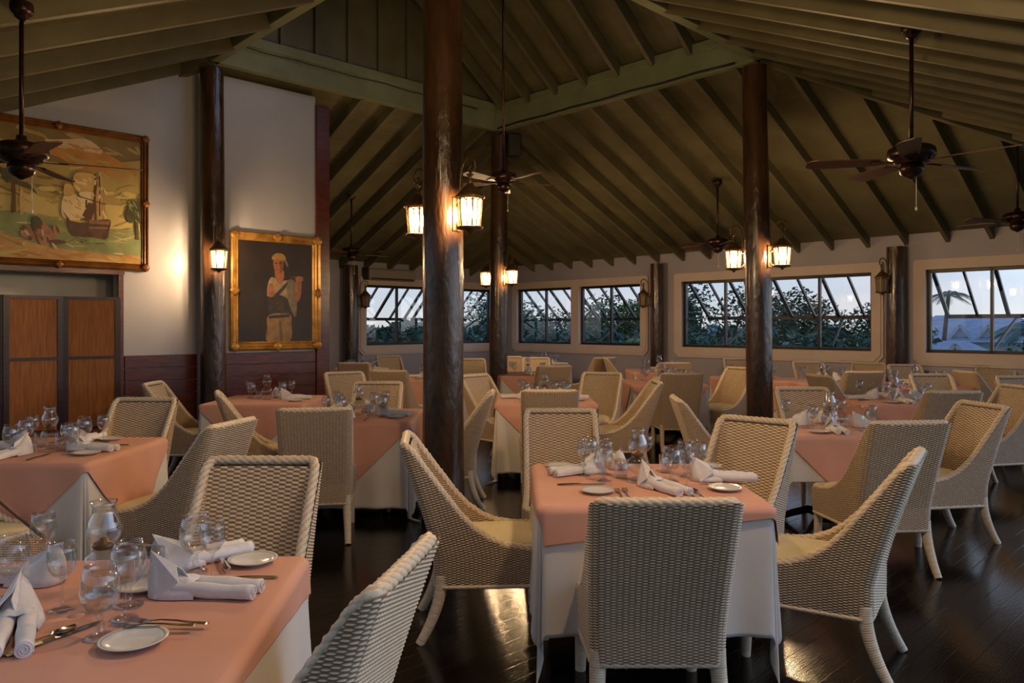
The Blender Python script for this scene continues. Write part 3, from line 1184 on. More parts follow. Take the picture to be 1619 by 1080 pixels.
ship = [
    (S([(-284, 128), (875, 128), (875, 250), (500, 330), (-284, 360)], False), dark_sky),
    (S([(200, 210), (480, 165), (640, 240), (800, 310), (830, 370), (500, 385), (300, 300), (100, 280)]), cl_or),
    (S([(210, 205), (350, 180), (480, 158), (560, 190), (600, 235), (480, 240), (330, 225)]), cl_pk),
    (S([(-284, 480), (100, 560), (875, 590), (875, 735), (-284, 700)]), haze),
    (S([(-284, 690), (60, 672), (340, 715), (640, 740), (875, 735), (875, 965), (-284, 965)], False), sea),
    (S([(-284, 770), (60, 850), (300, 890), (560, 905), (820, 935), (875, 965), (-284, 965)]), sand),
    (S([(408, 395), (540, 390), (545, 470), (500, 510), (405, 500)]), sail2),
    (S([(440, 515), (530, 510), (525, 570), (480, 580), (445, 545)]), sail),
    (S([(335, 550), (420, 540), (480, 590), (470, 680), (400, 700), (330, 690), (315, 620)]), sail),
    (S([(340, 470), (395, 480), (390, 540), (335, 545)]), sail2),
    (S([(565, 390), (590, 400), (615, 660), (640, 690), (520, 690), (540, 600)]), sail2),
    (S([(478, 560), (490, 560), (486, 700), (474, 700)], False), mast),
    (S([(540, 380), (550, 380), (552, 700), (538, 700)], False), mast),
    (S([(570, 390), (578, 390), (582, 700), (572, 700)], False), mast),
    (S([(420, 535), (620, 575), (620, 582), (420, 542)], False), mast),
    (S([(500, 575), (550, 590), (520, 690), (440, 700)], False), mast),
    (S([(350, 690), (370, 705), (470, 715), (560, 690), (650, 680), (640, 760), (620, 810), (500, 800), (385, 795)]), hull),
    (S([(500, 690), (648, 688), (640, 712), (505, 716)], False), hull2),
    (S([(505, 735), (636, 730), (634, 742), (505, 748)], False), hull2),
    (S([(320, 640), (372, 700), (364, 706)], False), mast),
    (S([(5, 480), (25, 480), (28, 680), (0, 690)], False), mast),
    (S([(-60, 420), (20, 430), (60, 500), (20, 490), (-30, 500)]), palm_d),
    (S([(30, 500), (100, 490), (165, 560), (110, 525), (60, 515)]), palm_d),
    (S([(60, 520), (85, 600), (75, 680), (55, 690), (50, 590)]), sail2),
    (S([(825, 620), (850, 620), (860, 800), (840, 800)], False), palm_d),
    (S([(760, 640), (790, 560), (850, 535), (872, 600), (870, 690), (830, 650), (800, 690)]), palm_d),
    (S([(130, 720), (170, 700), (230, 760), (280, 830), (200, 880), (150, 820)]), rose),
    (S([(50, 810), (110, 780), (150, 830), (110, 850)]), rose),
    (S([(130, 705), (165, 700), (195, 740), (150, 790), (125, 760)]), palm_d),
    (S([(220, 850), (290, 835), (350, 850), (270, 870)]), mast),
]


def strokes(rg, n, x0, x1, y0, y1, mats, ln, wd, tilt=0.0):
    """short brush marks inside a box of the canvas, in the pixel frame of S()"""
    out = []
    for _ in range(n):
        x, y = rg.uniform(x0, x1), rg.uniform(y0, y1)
        a = tilt + rg.gauss(0, 0.25)
        l_, w_ = ln * rg.uniform(0.5, 1.4) / 2, wd * rg.uniform(0.5, 1.4) / 2
        ca, sa = math.cos(a), math.sin(a)
        pts = [(x + ca * u * l_ - sa * v * w_, y + sa * u * l_ + ca * v * w_) for u, v in ((-1, -0.2), (-0.6, -1), (0.5, -0.9), (1, 0.1), (0.6, 1), (-0.5, 0.8))]
        out.append((S(pts, False), rg.choice(mats)))
    return out


rs = random.Random(11)
head, tail = ship[:1], ship[6:]
clouds, water = ship[1:3], ship[3:6]
br = strokes(rs, 40, -284, 875, 140, 330, [dark_sky, sky_am], 150, 26, 0.1) + clouds
br += strokes(rs, 16, 300, 760, 270, 360, [cl_or, sky_am, cl_or], 120, 18, 0.2) + strokes(rs, 8, 320, 560, 190, 235, [cl_pk, cl_or], 90, 12, 0.1) + water[:1]
br += strokes(rs, 60, -284, 875, 330, 560, [sky_am, haze, sky_am, dark_sky], 150, 24, 0.0)
br += strokes(rs, 40, -284, 875, 560, 715, [haze, sky_am, haze], 130, 18, 0.0)
br += water[1:]
br += strokes(rs, 60, -284, 875, 735, 880, [sea, sea, sand, haze], 110, 9, 0.03)
br += strokes(rs, 40, -284, 860, 900, 960, [sand, cl_or, haze], 120, 12, 0.05)
rig = [(S([(480 + 12 * k, 700), (483 + 12 * k, 700), (556 + 2 * k, 400), (553 + 2 * k, 400)], False), mast) for k in range(0, 13, 2)]
rig += strokes(rs, 16, 340, 465, 560, 690, [sail, sail2, sail], 50, 16, 0.5) + strokes(rs, 12, 415, 530, 400, 490, [sail, sail2], 46, 16, 0.2)
rig += strokes(rs, 16, 530, 620, 420, 680, [sail, sail2, sail2], 44, 14, 1.3)
rig += strokes(rs, 16, 390, 630, 715, 790, [hull, hull2, mast], 60, 9, 0.05)
rig += strokes(rs, 14, 385, 630, 800, 845, [hull, sea], 70, 7, 0.0)
fol = strokes(rs, 26, 765, 870, 545, 680, [palm_d, palm_d, sea], 48, 9, 0.9) + strokes(rs, 16, -40, 60, 425, 500, [palm_d], 60, 9, 0.4)
fol += strokes(rs, 18, 60, 290, 740, 880, [rose, cl_pk, mast], 46, 16, 0.9)
ship = head + br + tail[:10] + rig + tail[10:] + fol
painting('ship_painting', 'large gilt framed painting of a galleon at anchor, above the doorway', 1.18, 2.93, 2.10, 3.58, 0.075, M['gold_dark'], sky_am, ship)


def Pt(pts, sm=True):
    return N(pts, 140, 735, 135, 945, sm)


pd = pnt('umber_dark', '#1f1714', '#2f221b', 3)
skin = pnt('skin_warm', '#8f5438', '#a86a4a', 20)
skin_d = pnt('skin_deep', '#6f3d28', '#84503a', 20)
ban = pnt('bandana_ochre', '#8a6a34', '#a5854a', 16)
hair = pnt('hair_dark', '#1c1512', '#2a1f18', 16)
bl = pnt('blouse_cream', '#8f7a58', '#ab9672', 14)
cape = pnt('cape_grey_buff', '#6a6048', '#86795a', 14)
vest = pnt('vest_dark', '#2b2523', '#3f3633', 22)
trou = pnt('breeches_ochre', '#7a5c30', '#97774a', 10)
trou_d = pnt('breeches_fold', '#5e4626', '#6f5430', 10)
gun = pnt('gun_brown', '#3c2c22', '#54402f', 12)
portrait = [
    (Pt([(395, 270), (420, 230), (500, 235), (530, 300), (525, 380), (545, 430), (480, 440), (400, 440), (370, 410), (405, 360)]), hair),
    (Pt([(370, 470), (400, 420), (470, 450), (530, 440), (590, 470), (600, 560), (560, 640), (470, 620), (375, 580), (360, 560)]), bl),
    (Pt([(425, 360), (490, 360), (495, 430), (460, 475), (430, 430)], True), skin),
    (Pt([(412, 285), (450, 270), (492, 285), (490, 345), (468, 390), (440, 388), (417, 350)]), skin),
    (Pt([(460, 285), (492, 285), (490, 345), (468, 388), (462, 340)]), skin_d),
    (Pt([(422, 302), (440, 300), (440, 308), (424, 309)]), hair),
    (Pt([(458, 300), (476, 302), (475, 309), (459, 308)]), hair),
    (Pt([(438, 352), (462, 352), (452, 362)]), skin_d),
    (Pt([(400, 275), (405, 245), (440, 222), (490, 228), (512, 262), (500, 285), (450, 268), (415, 278)]), ban),
    (Pt([(500, 270), (525, 290), (530, 330), (512, 310)]), cape),
    (Pt([(375, 580), (450, 560), (550, 610), (560, 690), (530, 740), (400, 740), (372, 680)]), vest),
    (Pt([(520, 450), (580, 440), (600, 520), (605, 650), (590, 745), (555, 680), (530, 600)]), cape),
    (Pt([(358, 590), (420, 560), (520, 460), (512, 500), (450, 570), (390, 610)]), vest),
    (Pt([(368, 560), (380, 480), (410, 480), (420, 560), (390, 585)]), skin),
    (Pt([(595, 440), (640, 440), (638, 560), (615, 612), (592, 590)]), skin),
    (Pt([(538, 408), (600, 405), (660, 410), (660, 425), (600, 428), (540, 422)], False), gun),
    (Pt([(592, 415), (620, 402), (655, 410), (655, 440), (625, 450), (598, 442)]), skin),
    (Pt([(375, 730), (540, 720), (558, 800), (545, 945), (365, 945), (362, 840)]), trou),
    (Pt([(455, 780), (475, 780), (490, 945), (465, 945)], False), trou_d),
    (Pt([(372, 735), (540, 722), (545, 745), (375, 760)], False), vest),
    (Pt([(430, 620), (470, 600), (500, 640), (480, 690), (440, 680)]), gun),
]
painting('portrait_painting', 'gilt framed portrait of a figure in headscarf, right of the dark post', 3.86, 5.05, 1.20, 2.64, 0.105, M['gold'], pd, portrait)

# cable along the ring beam, conduit
cb = MB()
cb.tube([W(RX0 + 0.15 + 0.42 * k, RY1 - 0.10, 4.75 - 0.025 * abs(math.sin(k * 1.3))) for k in range(10)], 0.006, 6)
tag(cb.build('electric_cable', M['rubber']), 'thin dark cable clipped along the beam above the portrait', 'cable')
cb = MB()
cb.tube([W(RX1 - 0.10, RY1 - 0.1 - 0.5 * k, 4.515 + 0.012 * (k % 2)) for k in range(9)], 0.012, 6)
tag(cb.build('electric_cable', M['rubber']), 'dark cable along the lower edge of the right ring beam', 'cable')
cb = MB()
cb.tube([(1.72, 2.72, 0.008), (1.84, 2.80, 0.008), (2.0, 2.9, 0.008), (2.16, 3.02, 0.008), (2.36, 3.2, 0.008)], 0.008, 6)
tag(cb.build('floor_cord', M['rubber']), 'black cord lying on the floor at the lower right', 'cord')

# ------------------------------------------------------------------ woven chair


def weave(u, v):
    """plain weave height 0..1 for u in stakes, v in strands"""
    row = np.floor(v)
    fr = v - row
    col = np.floor(u)
    fu = u - col
    over = (col + row) % 2 == 0
    bow = np.clip(1 - np.abs(2 * fu - 1) ** 4, 0, 1)
    round_ = np.sqrt(np.clip(1 - (2 * fr - 1) ** 2, 0, 1))
    return np.where(over, round_ * (0.25 + 0.75 * bow), 0.30 * round_ * (1 - bow))


def relief_grid(P, h, amp, closed=False, flip=False):
    """push grid points along their normals by h*amp"""
    du = np.roll(P, -1, 0) - np.roll(P, 1, 0)
    if not closed:
        du[0] = P[1] - P[0]
        du[-1] = P[-1] - P[-2]
    dv = np.zeros_like(P)
    dv[:, 1:-1] = P[:, 2:] - P[:, :-2]
    dv[:, 0] = P[:, 1] - P[:, 0]
    dv[:, -1] = P[:, -1] - P[:, -2]
    nn = np.cross(du, dv)
    ln = np.linalg.norm(nn, axis=2, keepdims=True)
    nn = np.where(ln > 1e-12, nn / np.maximum(ln, 1e-12), 0)
    if flip:
        nn = -nn
    return P + nn * (h * amp)[..., None]


def quads(nu, nv, closed=False, keep=None, off=0):
    i = np.arange(nu if closed else nu - 1)
    j = np.arange(nv - 1)
    I, J = np.meshgrid(i, j, indexing='ij')
    I2 = (I + 1) % nu
    F = np.stack([I * nv + J, I2 * nv + J, I2 * nv + J + 1, I * nv + J + 1], -1)
    if keep is not None:
        F = F[keep[:F.shape[0], :F.shape[1]]]
    return F.reshape(-1, 4) + off


ZB, ZBACK = 0.265, 0.93
YREAR = -0.27
HY = [0.0, 0.03, 0.05, 0.08, 0.11, 0.165, 0.21, 0.265, 0.33, 0.42, 0.56]
HZ = [0.935, 0.93, 0.90, 0.82, 0.745, 0.615, 0.545, 0.492, 0.458, 0.44, 0.43]


def lean(z):
    return -0.165 * np.clip((z - 0.40) / 0.53, 0, 1) ** 1.15


def shell_pt(px, py, z):
    yr = py - YREAR
    wgt = np.clip(1 - (yr - 0.22) / 0.25, 0, 1)
    flare = 1 + 0.065 * np.clip((z - 0.42) / 0.5, 0, 1) * wgt
    low = 1 - 0.03 * np.clip((0.42 - z) / 0.16, 0, 1)
    return np.stack([px * flare * low, py + lean(z) * wgt + 0 * px, z], -1)


def plan_loop(hw_r, hw_f, yr, yf, rc, n):
    """closed loop: front-left, back along the left side, across the rear, forward on the right, across the front"""
    pts = []

    def arc(cx, cy, a0, a1, k=10):
        for i in range(k + 1):
            a = rad(a0 + (a1 - a0) * i / k)
            pts.append((cx + rc * math.cos(a), cy + rc * math.sin(a)))
    arc(-hw_f + rc, yf - rc, 90, 180)
    arc(-hw_r + rc, yr + rc, 180, 270)
    arc(hw_r - rc, yr + rc, 270, 360)
    arc(hw_f - rc, yf - rc, 0, 90)
    pts = np.array(pts)
    seg = np.linalg.norm(np.roll(pts, -1, 0) - pts, axis=1)
    cum = np.concatenate([[0], np.cumsum(seg)])
    s = np.linspace(0, cum[-1], n, endpoint=False)
    xx = np.interp(s, cum, np.append(pts[:, 0], pts[0, 0]))
    yy = np.interp(s, cum, np.append(pts[:, 1], pts[0, 1]))
    return xx, yy, s, cum[-1]


def rim_height(px, py):
    h = np.interp(py - YREAR, HY, HZ)
    return h - 0.014 * np.clip(1 - (px / 0.2) ** 2, 0, 1) * (py - YREAR < 0.02)


def woven_tube(pts, rad_fn, nseg, nang, strand=None, twist=None, amp=0.0, closed=False):
    """tube along a polyline with ring or rope relief -> P, F, relief"""
    pts = np.array(pts, float)
    m_ = len(pts)
    if closed:
        t = np.roll(pts, -1, 0) - np.roll(pts, 1, 0)
    else:
        t = np.gradient(pts, axis=0)
    t /= np.linalg.norm(t, axis=1, keepdims=True)
    nrm = np.zeros_like(pts)
    ref = np.array([0.0, 0.0, 1.0]) if abs(t[0, 2]) < 0.9 else np.array([1.0, 0, 0])
    v = np.cross(t[0], ref)
    v /= np.linalg.norm(v)
    for i in range(m_):
        v = v - t[i] * v.dot(t[i])
        v /= np.linalg.norm(v)
        nrm[i] = v
    bn = np.cross(t, nrm)
    seg = np.linalg.norm(np.diff(pts, axis=0), axis=1)
    s = np.concatenate([[0], np.cumsum(seg)])
    a = np.linspace(0, 2 * PI, nang, endpoint=False)
    A, Sg = np.meshgrid(a, s)
    if strand:
        fr = (Sg / strand) % 1
        h = np.sqrt(np.clip(1 - (2 * fr - 1) ** 2, 0, 1))
    else:
        h = 0.5 + 0.5 * np.cos(4 * A - 2 * PI * Sg / twist)
        h = h * (0.6 + 0.4 * np.cos(4 * A + 2 * PI * Sg / (twist * 0.8)))
    r = np.array([rad_fn(x / s[-1]) for x in s])[:, None] + amp * h
    P = pts[:, None, :] + nrm[:, None, :] * (r * np.cos(A))[..., None] + bn[:, None, :] * (r * np.sin(A))[..., None]
    nu, nv = P.shape[:2]
    F = []
    for i in range(nu if closed else nu - 1):
        i2 = (i + 1) % nu
        k = np.arange(nv)
        F.append(np.stack([i * nv + k, i * nv + (k + 1) % nv, i2 * nv + (k + 1) % nv, i2 * nv + k], -1))
    return P.reshape(-1, 3), np.concatenate(F), h.reshape(-1)


def resample(pts, step):
    pts = np.array(pts, float)
    seg = np.linalg.norm(np.diff(pts, axis=0), axis=1)
    s = np.concatenate([[0], np.cumsum(seg)])
    q_ = np.linspace(0, s[-1], max(3, int(s[-1] / step)))
    return np.stack([np.interp(q_, s, pts[:, i]) for i in range(3)], -1)


def make_chair():
    root = empty('wicker_chair')
    strand, stake_n = 0.0058, 100
    n = stake_n * 5
    px, py, s, L = plan_loop(0.237, 0.262, YREAR, 0.285, 0.045, n)
    zs = np.arange(ZB, 0.94, strand / 3)
    H = rim_height(px, py)
    Z = np.minimum(zs[None, :], H[:, None])
    PXg, PYg = np.repeat(px[:, None], len(zs), 1), np.repeat(py[:, None], len(zs), 1)
    P = shell_pt(PXg, PYg, Z)
    U = np.repeat((s / L * stake_n)[:, None], len(zs), 1)
    h = weave(U, (Z - ZB) / strand)
    keep = (zs[None, :-1] < H[:, None]) | (zs[None, :-1] < np.roll(H, -1)[:, None])
    Po = relief_grid(P, h, 0.005, True)
    allP, allF, allR = [Po.reshape(-1, 3)], [quads(n, len(zs), True, keep)], [h.reshape(-1)]
    # inner faces of the wings
    off = n * len(zs)
    for sgn in (-1, 1):
        yy = np.linspace(YREAR + 0.05, 0.245, 140)
        xin = sgn * (np.interp(yy, [YREAR, 0.285], [0.237, 0.262]) - 0.042)
        zi = np.arange(0.42, 0.94, strand / 3)
        Hh = rim_height(xin, yy)
        Zi = np.minimum(zi[None, :], Hh[:, None])
        Pi = shell_pt(np.repeat(xin[:, None], len(zi), 1), np.repeat(yy[:, None], len(zi), 1), Zi)
        hi = weave(np.repeat((yy / 0.026)[:, None], len(zi), 1), (Zi - ZB) / strand)
        Pi = relief_grid(Pi, hi, 0.004, flip=(sgn < 0))
        kp = (zi[None, :-1] < Hh[:-1, None]) | (zi[None, :-1] < Hh[1:, None])
        allP.append(Pi.reshape(-1, 3))
        allF.append(quads(140, len(zi), False, kp, off))
        allR.append(hi.reshape(-1))
        off += 140 * len(zi)
    # seat deck closing the body
    dk = np.array([(-0.2, -0.24, 0.40), (0.2, -0.24, 0.40), (0.235, 0.26, 0.40), (-0.235, 0.26, 0.40)])
    allP.append(dk)
    allF.append(np.array([[off, off + 1, off + 2, off + 3]]))
    allR.append(np.ones(4))
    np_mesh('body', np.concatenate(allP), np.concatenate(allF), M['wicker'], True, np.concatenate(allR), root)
    # inner back panel, a coarser weave
    strand = 0.0085
    nb = 160
    xb = np.linspace(-0.208, 0.208, nb)
    zb = np.arange(0.42, 0.915, strand / 3)
    Pb = shell_pt(np.repeat(xb[:, None], len(zb), 1), np.full((nb, len(zb)), YREAR + 0.052), np.repeat(zb[None, :], nb, 0))
    Pb[..., 1] += 0.012 * np.cos(Pb[..., 0] / 0.21 * PI / 2) * -1
    hb = weave(np.repeat((xb / 0.026)[:, None], len(zb), 1), np.repeat(((zb - ZB) / strand)[None, :], nb, 0))
    Pb = relief_grid(Pb, hb, 0.0045, flip=True)
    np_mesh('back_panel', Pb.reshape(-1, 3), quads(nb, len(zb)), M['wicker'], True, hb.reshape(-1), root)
    # braided rim all along the top edge
    hw = 0.021
    qx, qy, s2, L2 = plan_loop(0.237 - hw, 0.262 - hw, YREAR + hw, 0.285 - hw * 0.6, 0.04, 420)
    Hr = rim_height(qx, qy)
    rp = shell_pt(qx, qy, Hr)
    rp = np.concatenate([rp, rp[:1]])
    rp = resample(rp, 0.005)[:-1]
    P_, F_, R_ = woven_tube(rp, lambda u: 0.0185, 0, 14, twist=0.034, amp=0.0045, closed=True)
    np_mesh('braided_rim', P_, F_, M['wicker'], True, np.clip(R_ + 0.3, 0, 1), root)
    # bottom rail
    bx, by, _, _ = plan_loop(0.228, 0.252, YREAR + 0.008, 0.275, 0.04, 200)
    bp = np.stack([bx, by, np.full_like(bx, ZB)], -1)
    P_, F_, R_ = woven_tube(np.concatenate([bp, bp[:1]])[:-1], lambda u: 0.010, 0, 8, twist=0.04, amp=0.004, closed=True)
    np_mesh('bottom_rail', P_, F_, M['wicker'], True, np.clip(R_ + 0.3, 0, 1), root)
    # four legs bound with strand
    for sx in (-1, 1):
        fr = resample([(sx * 0.222, 0.245, 0.30), (sx * 0.224, 0.25, 0.15), (sx * 0.226, 0.256, 0.0)], 0.003)
        P_, F_, R_ = woven_tube(fr, lambda u: 0.026 - 0.007 * u, 0, 12, strand=0.010, amp=0.003)
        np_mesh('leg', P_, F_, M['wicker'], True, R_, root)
        cur = []
        for i in range(25):
            u = i / 24
            cur.append((sx * (0.205 + 0.015 * u), -0.235 - 0.105 * u ** 1.9, 0.32 * (1 - u)))
        P_, F_, R_ = woven_tube(resample(cur, 0.003), lambda u: 0.029 - 0.010 * u, 0, 12, strand=0.010, amp=0.003)
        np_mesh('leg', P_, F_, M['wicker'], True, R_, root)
    # cushion
    cg = []
    for i in range(25):
        v = -PI / 2 + PI * i / 24
        ring = []
        for k in range(48):
            a = 2 * PI * k / 48
            e1 = 0.32
            ca, sa = math.cos(a), math.sin(a)
            cx = math.copysign(abs(ca) ** e1, ca)
            cyy = math.copysign(abs(sa) ** e1, sa)
            cv = max(math.cos(v), 0) ** 0.45
            sv = math.copysign(abs(math.sin(v)) ** 0.8, v)
            dome = 0.018 * (1 - min(1, (cx * cv) ** 2)) * (1 - min(1, (cyy * cv) ** 2)) if v > 0 else 0
            wy = 0.238 * cyy * cv
            ring.append((0.208 * cx * cv * (1 + 0.10 * wy), 0.028 + wy, 0.436 + 0.034 * sv + dome))
        cg.append(ring)
    cm = MB()
    cm.grid(np.array(cg), closed_v=True)
    co = cm.build('seat_cushion', M['cushion'], root)
    return root


chair0 = make_chair()
CHAIRS = [
    (0.54, 3.05, 0, 'nearest wicker chair, its back to us at the middle front table', (1.07, 1.0, 0.95)),
    (-0.12, 3.83, 84, 'wicker chair in profile at the left of the middle front table', None),
    (1.40, 3.50, -57, 'wicker chair at the lower right, turned to the middle front table', None),
    (0.32, 4.66, 180, 'wicker chair facing us behind the middle front table', None),
    (1.20, 4.26, -138, 'wicker chair angled at the back right corner of the middle front table', None),
    (1.68, 5.85, 94, 'wicker chair left of the table under the long window post, turned right', None),
    (2.28, 4.82, -5, 'wicker chair with grey woven back before the post with right-hand lanterns', None),
    (2.98, 5.40, -97, 'wicker chair right of the table before the lantern post, warm inner back showing', None),
    (3.75, 6.85, 0, 'wicker chair back at the near side of the table below the wall post', None),
    (4.33, 6.98, -100, 'wicker chair cut by the right edge, facing left', None),
    (2.60, 6.42, 180, 'wicker chair facing us just right of the lantern post', None),
    (4.28, 9.62, 0, 'grey chair back before the table under the long window', None),
    (4.80, 8.32, 180, 'wicker chair facing us behind the right-hand table near the wall post', None),
    (5.95, 9.30, 90, 'wicker chair in profile beneath the left end of the palm window', None),
    (6.42, 10.05, -150, 'darker wicker chair close to the wall under the palm window', None),
    (5.55, 7.95, 180, 'wicker chair facing us at the right edge under the palm window', None),
    (5.60, 10.45, 180, 'wicker chair against the wall right of the dark wall post', None),
    (2.72, 9.88, -125, 'wicker chair seen from its side left of the lantern post', None),
    (2.0, 9.30, 0, 'pale chair back with open floor below it, below the wall post with unlit lantern', None),
    (1.05, 7.65, -90, 'wicker chair in profile facing left at the table right of the thick post', None),
    (0.93, 8.62, -160, 'pale wicker chair facing us at the back of the table right of the thick post', None),
    (0.33, 6.97, 0, 'ribbed chair back at the near side of the table right of the thick post', None),
    (-0.12, 8.37, 130, 'wicker chair angled toward the table, just right of the thick post', None),
    (-0.58, 6.40, -90, 'wicker chair half hidden by the thick front post, facing left', None),
    (-1.40, 5.50, -10, 'warm lit wicker chair back before the table left of the thick post', None),
    (-1.32, 7.12, 180, 'white-looking wicker chair facing us behind the table left of the thick post', None),
    (-1.80, 8.75, 148, 'wicker chair with warm inner back beyond the portrait wall corner', None),
    (-1.45, 9.85, 12, 'low-seen wicker chair back behind the white-looking chair', None),
    (-2.06, 6.45, 68, 'wicker chair left of the table beside the thick post, in front of the portrait table', None),
    (-3.12, 7.48, 85, 'wicker chair in profile against the red-brown wainscot', None),
    (-2.81, 5.42, 180, 'wicker chair facing us behind the table by the folding screen', None),
    (-2.02, 4.50, -77, 'wicker chair right of the table by the folding screen, facing left', None),
    (-2.78, 3.83, 100, 'wicker chair cut by the left edge, its cream seat showing', None),
    (-1.05, 2.79, 180, 'large wicker chair facing us behind the lower left table', None),
    (-0.66, 1.88, -80, 'wicker chair cut by the bottom edge, facing the lower left table', None),
    (0.42, 12.85, 180, 'small orange-lit chair facing us behind the loudspeaker post', None),
    (1.42, 13.6, -30, 'dark chair back beneath the right end of the far paired windows', None),
    (2.02, 13.15, 90, 'far chair in profile left of the wall post with unlit lantern', None),
    (3.82, 12.5, 180, 'far chair against the wall left of the lantern post', None),
    (0.52, 10.95, -10, 'dark chair back right of the loudspeaker post', None),
    (4.55, 11.3, 180, 'pinkish chair facing us against the wall right of the lantern post', None),
    (3.85, 8.62, 80, 'wicker chair in profile behind the table below the wall post', None),
    (5.18, 11.1, -150, 'brown shaded chair against the wall under the right end of the long window', None),
    (-2.1, 13.75, 150, 'dark slanting chair under the left window', None),
    (-2.38, 11.8, 0, 'far chair back before the table under the air conditioner', None),
    (-0.62, 12.4, 170, 'far chair glimpsed just right of the thick front post', None),
    (-0.05, 13.35, 180, 'far chair glimpsed just left of the loudspeaker post', None),
    (2.45, 11.85, 0, 'far chair back below the wall post with unlit lantern', None),
]
for x, y, phi, lab, sc in CHAIRS:
    o = stamp(chair0, (x, y, 0), -rad(phi), lab, 'chair', 'white wicker dining chairs')
    o.scale = sc or (1, 1, 1)

# ------------------------------------------------------------------ tables and cloths
TT = 0.745      # top of the bare table
HALF = 0.49


def make_table():
    t = empty('dining_table')
    a = MB()
    a.box(-HALF + 0.012, HALF - 0.012, -HALF + 0.012, HALF - 0.012, TT - 0.03, TT - 0.004)
    a.build('tabletop', M['table_wood'], t, bevel=0.006)
    c = MB()
    c.lathe([(0.0, 0.05), (0.09, 0.06), (0.085, 0.09), (0.045, 0.13), (0.04, 0.35), (0.05, 0.6), (0.12, TT - 0.05), (0.14, TT - 0.03)], 20)
    c.build('pedestal', M['iron'], t)
    for k in range(4):
        an = rad(90 * k + 45)
        f = MB()
        pts = [(0.05, 0.10), (0.16, 0.115), (0.28, 0.07), (0.37, 0.025), (0.42, 0.03)]
        f.tube([(u * math.cos(an), u * math.sin(an), z) for u, z in pts], [0.032, 0.03, 0.028, 0.024, 0.02], 10)
        f.build('foot', M['iron'], t)
    return t


def drape(outline, zt, lift, seed, wave=0.05, ntheta=288, nrad=46, zmin=0.012):
    """cloth with the given flat outline (theta -> radius) laid on the square top and hanging from its edge"""
    rng = random.Random(seed)
    p1, p2 = rng.uniform(0, 6.28), rng.uniform(0, 6.28)
    P = np.zeros((nrad, ntheta, 3))
    a = HALF - 0.03
    for k in range(ntheta):
        th = 2 * PI * k / ntheta
        R = outline(th)
        edge = HALF / max(abs(math.cos(th)), abs(math.sin(th)))
        rr = list(np.linspace(0.02, min(edge * 0.93, R * 0.93), 12)) + list(np.linspace(min(edge * 0.95, R * 0.95), R, nrad - 12))
        for i, r in enumerate(rr):
            x, y = r * math.cos(th), r * math.sin(th)
            qx, qy = max(-a, min(a, x)), max(-a, min(a, y))
            dx, dy = x - qx, y - qy
            d = math.hypot(dx, dy)
            if d < 1e-6:
                P[i, k] = (x, y, zt + lift)
                continue
            nx, ny = dx / d, dy / d
            rc = 0.03
            if d < rc * PI / 2:                       # rolls over the edge
                an = d / rc
                o_, dz = rc * math.sin(an), rc * (1 - math.cos(an))
            else:
                hd = d - rc * PI / 2
                if abs(nx) > 0.999 or abs(ny) > 0.999:
                    s_ = qy if abs(nx) > 0.999 else qx
                    wv = 0.02 + wave * (0.5 + 0.5 * math.cos(2 * PI * (s_ + a) / (2 * a / 4)))
                else:
                    ph = math.atan2(abs(ny), abs(nx))
                    wv = 0.02 + wave + math.sin(2 * ph) ** 2 * (0.045 * math.cos(12 * (ph - PI / 4)) - 0.075)
                g = hd ** 1.15
                o_ = rc + g * wv
                dz = rc + hd * math.sqrt(max(0.2, 1 - wv * wv * 1.2))
            z = zt + lift - dz
            if z < zmin:
                o_ += (zmin - z) * 0.6
                z = zmin + 0.004 * math.sin(40 * th)
            P[i, k] = (qx + nx * (o_ + lift * 1.2), qy + ny * (o_ + lift * 1.2), z)
    mb = MB()
    mb.grid(P, closed_v=True)
    c = [(0, 0, zt + lift)] + P[0].tolist()
    mb.add(c, [(0, 1 + k, 1 + (k + 1) % ntheta) for k in range(ntheta)], 0, True)
    return mb


def sq(half, rot=0.0):
    """square outline of the given half side, turned by rot"""
    def f(th):
        t = th - rot
        return half / max(abs(math.cos(t)), abs(math.sin(t)))
    return f


def cloth_obj(mb, name, m_):
    o = mb.build(name, m_)
    md = o.modifiers.new('thickness', 'SOLIDIFY')
    md.thickness = 0.0016
    md.offset = 1
    return o


table0 = make_table()
cloth_long = cloth_obj(drape(sq(1.0), TT, 0.0, 1), 'tablecloth', M['cloth'])
cloth_floor = cloth_obj(drape(sq(1.13), TT, 0.0, 2), 'tablecloth', M['cloth'])
cloth_short = cloth_obj(drape(sq(0.78), TT, 0.0, 3), 'tablecloth', M['cloth'])
over_diamond = cloth_obj(drape(sq(0.715, PI / 4), TT, 0.008, 4), 'overlay_cloth', M['pink'])
over_square = cloth_obj(drape(sq(0.575, rad(7)), TT, 0.008, 5), 'overlay_cloth', M['pink'])

over_small = cloth_obj(drape(sq(0.55, rad(-5)), TT, 0.008, 6), 'overlay_cloth', M['pink'])

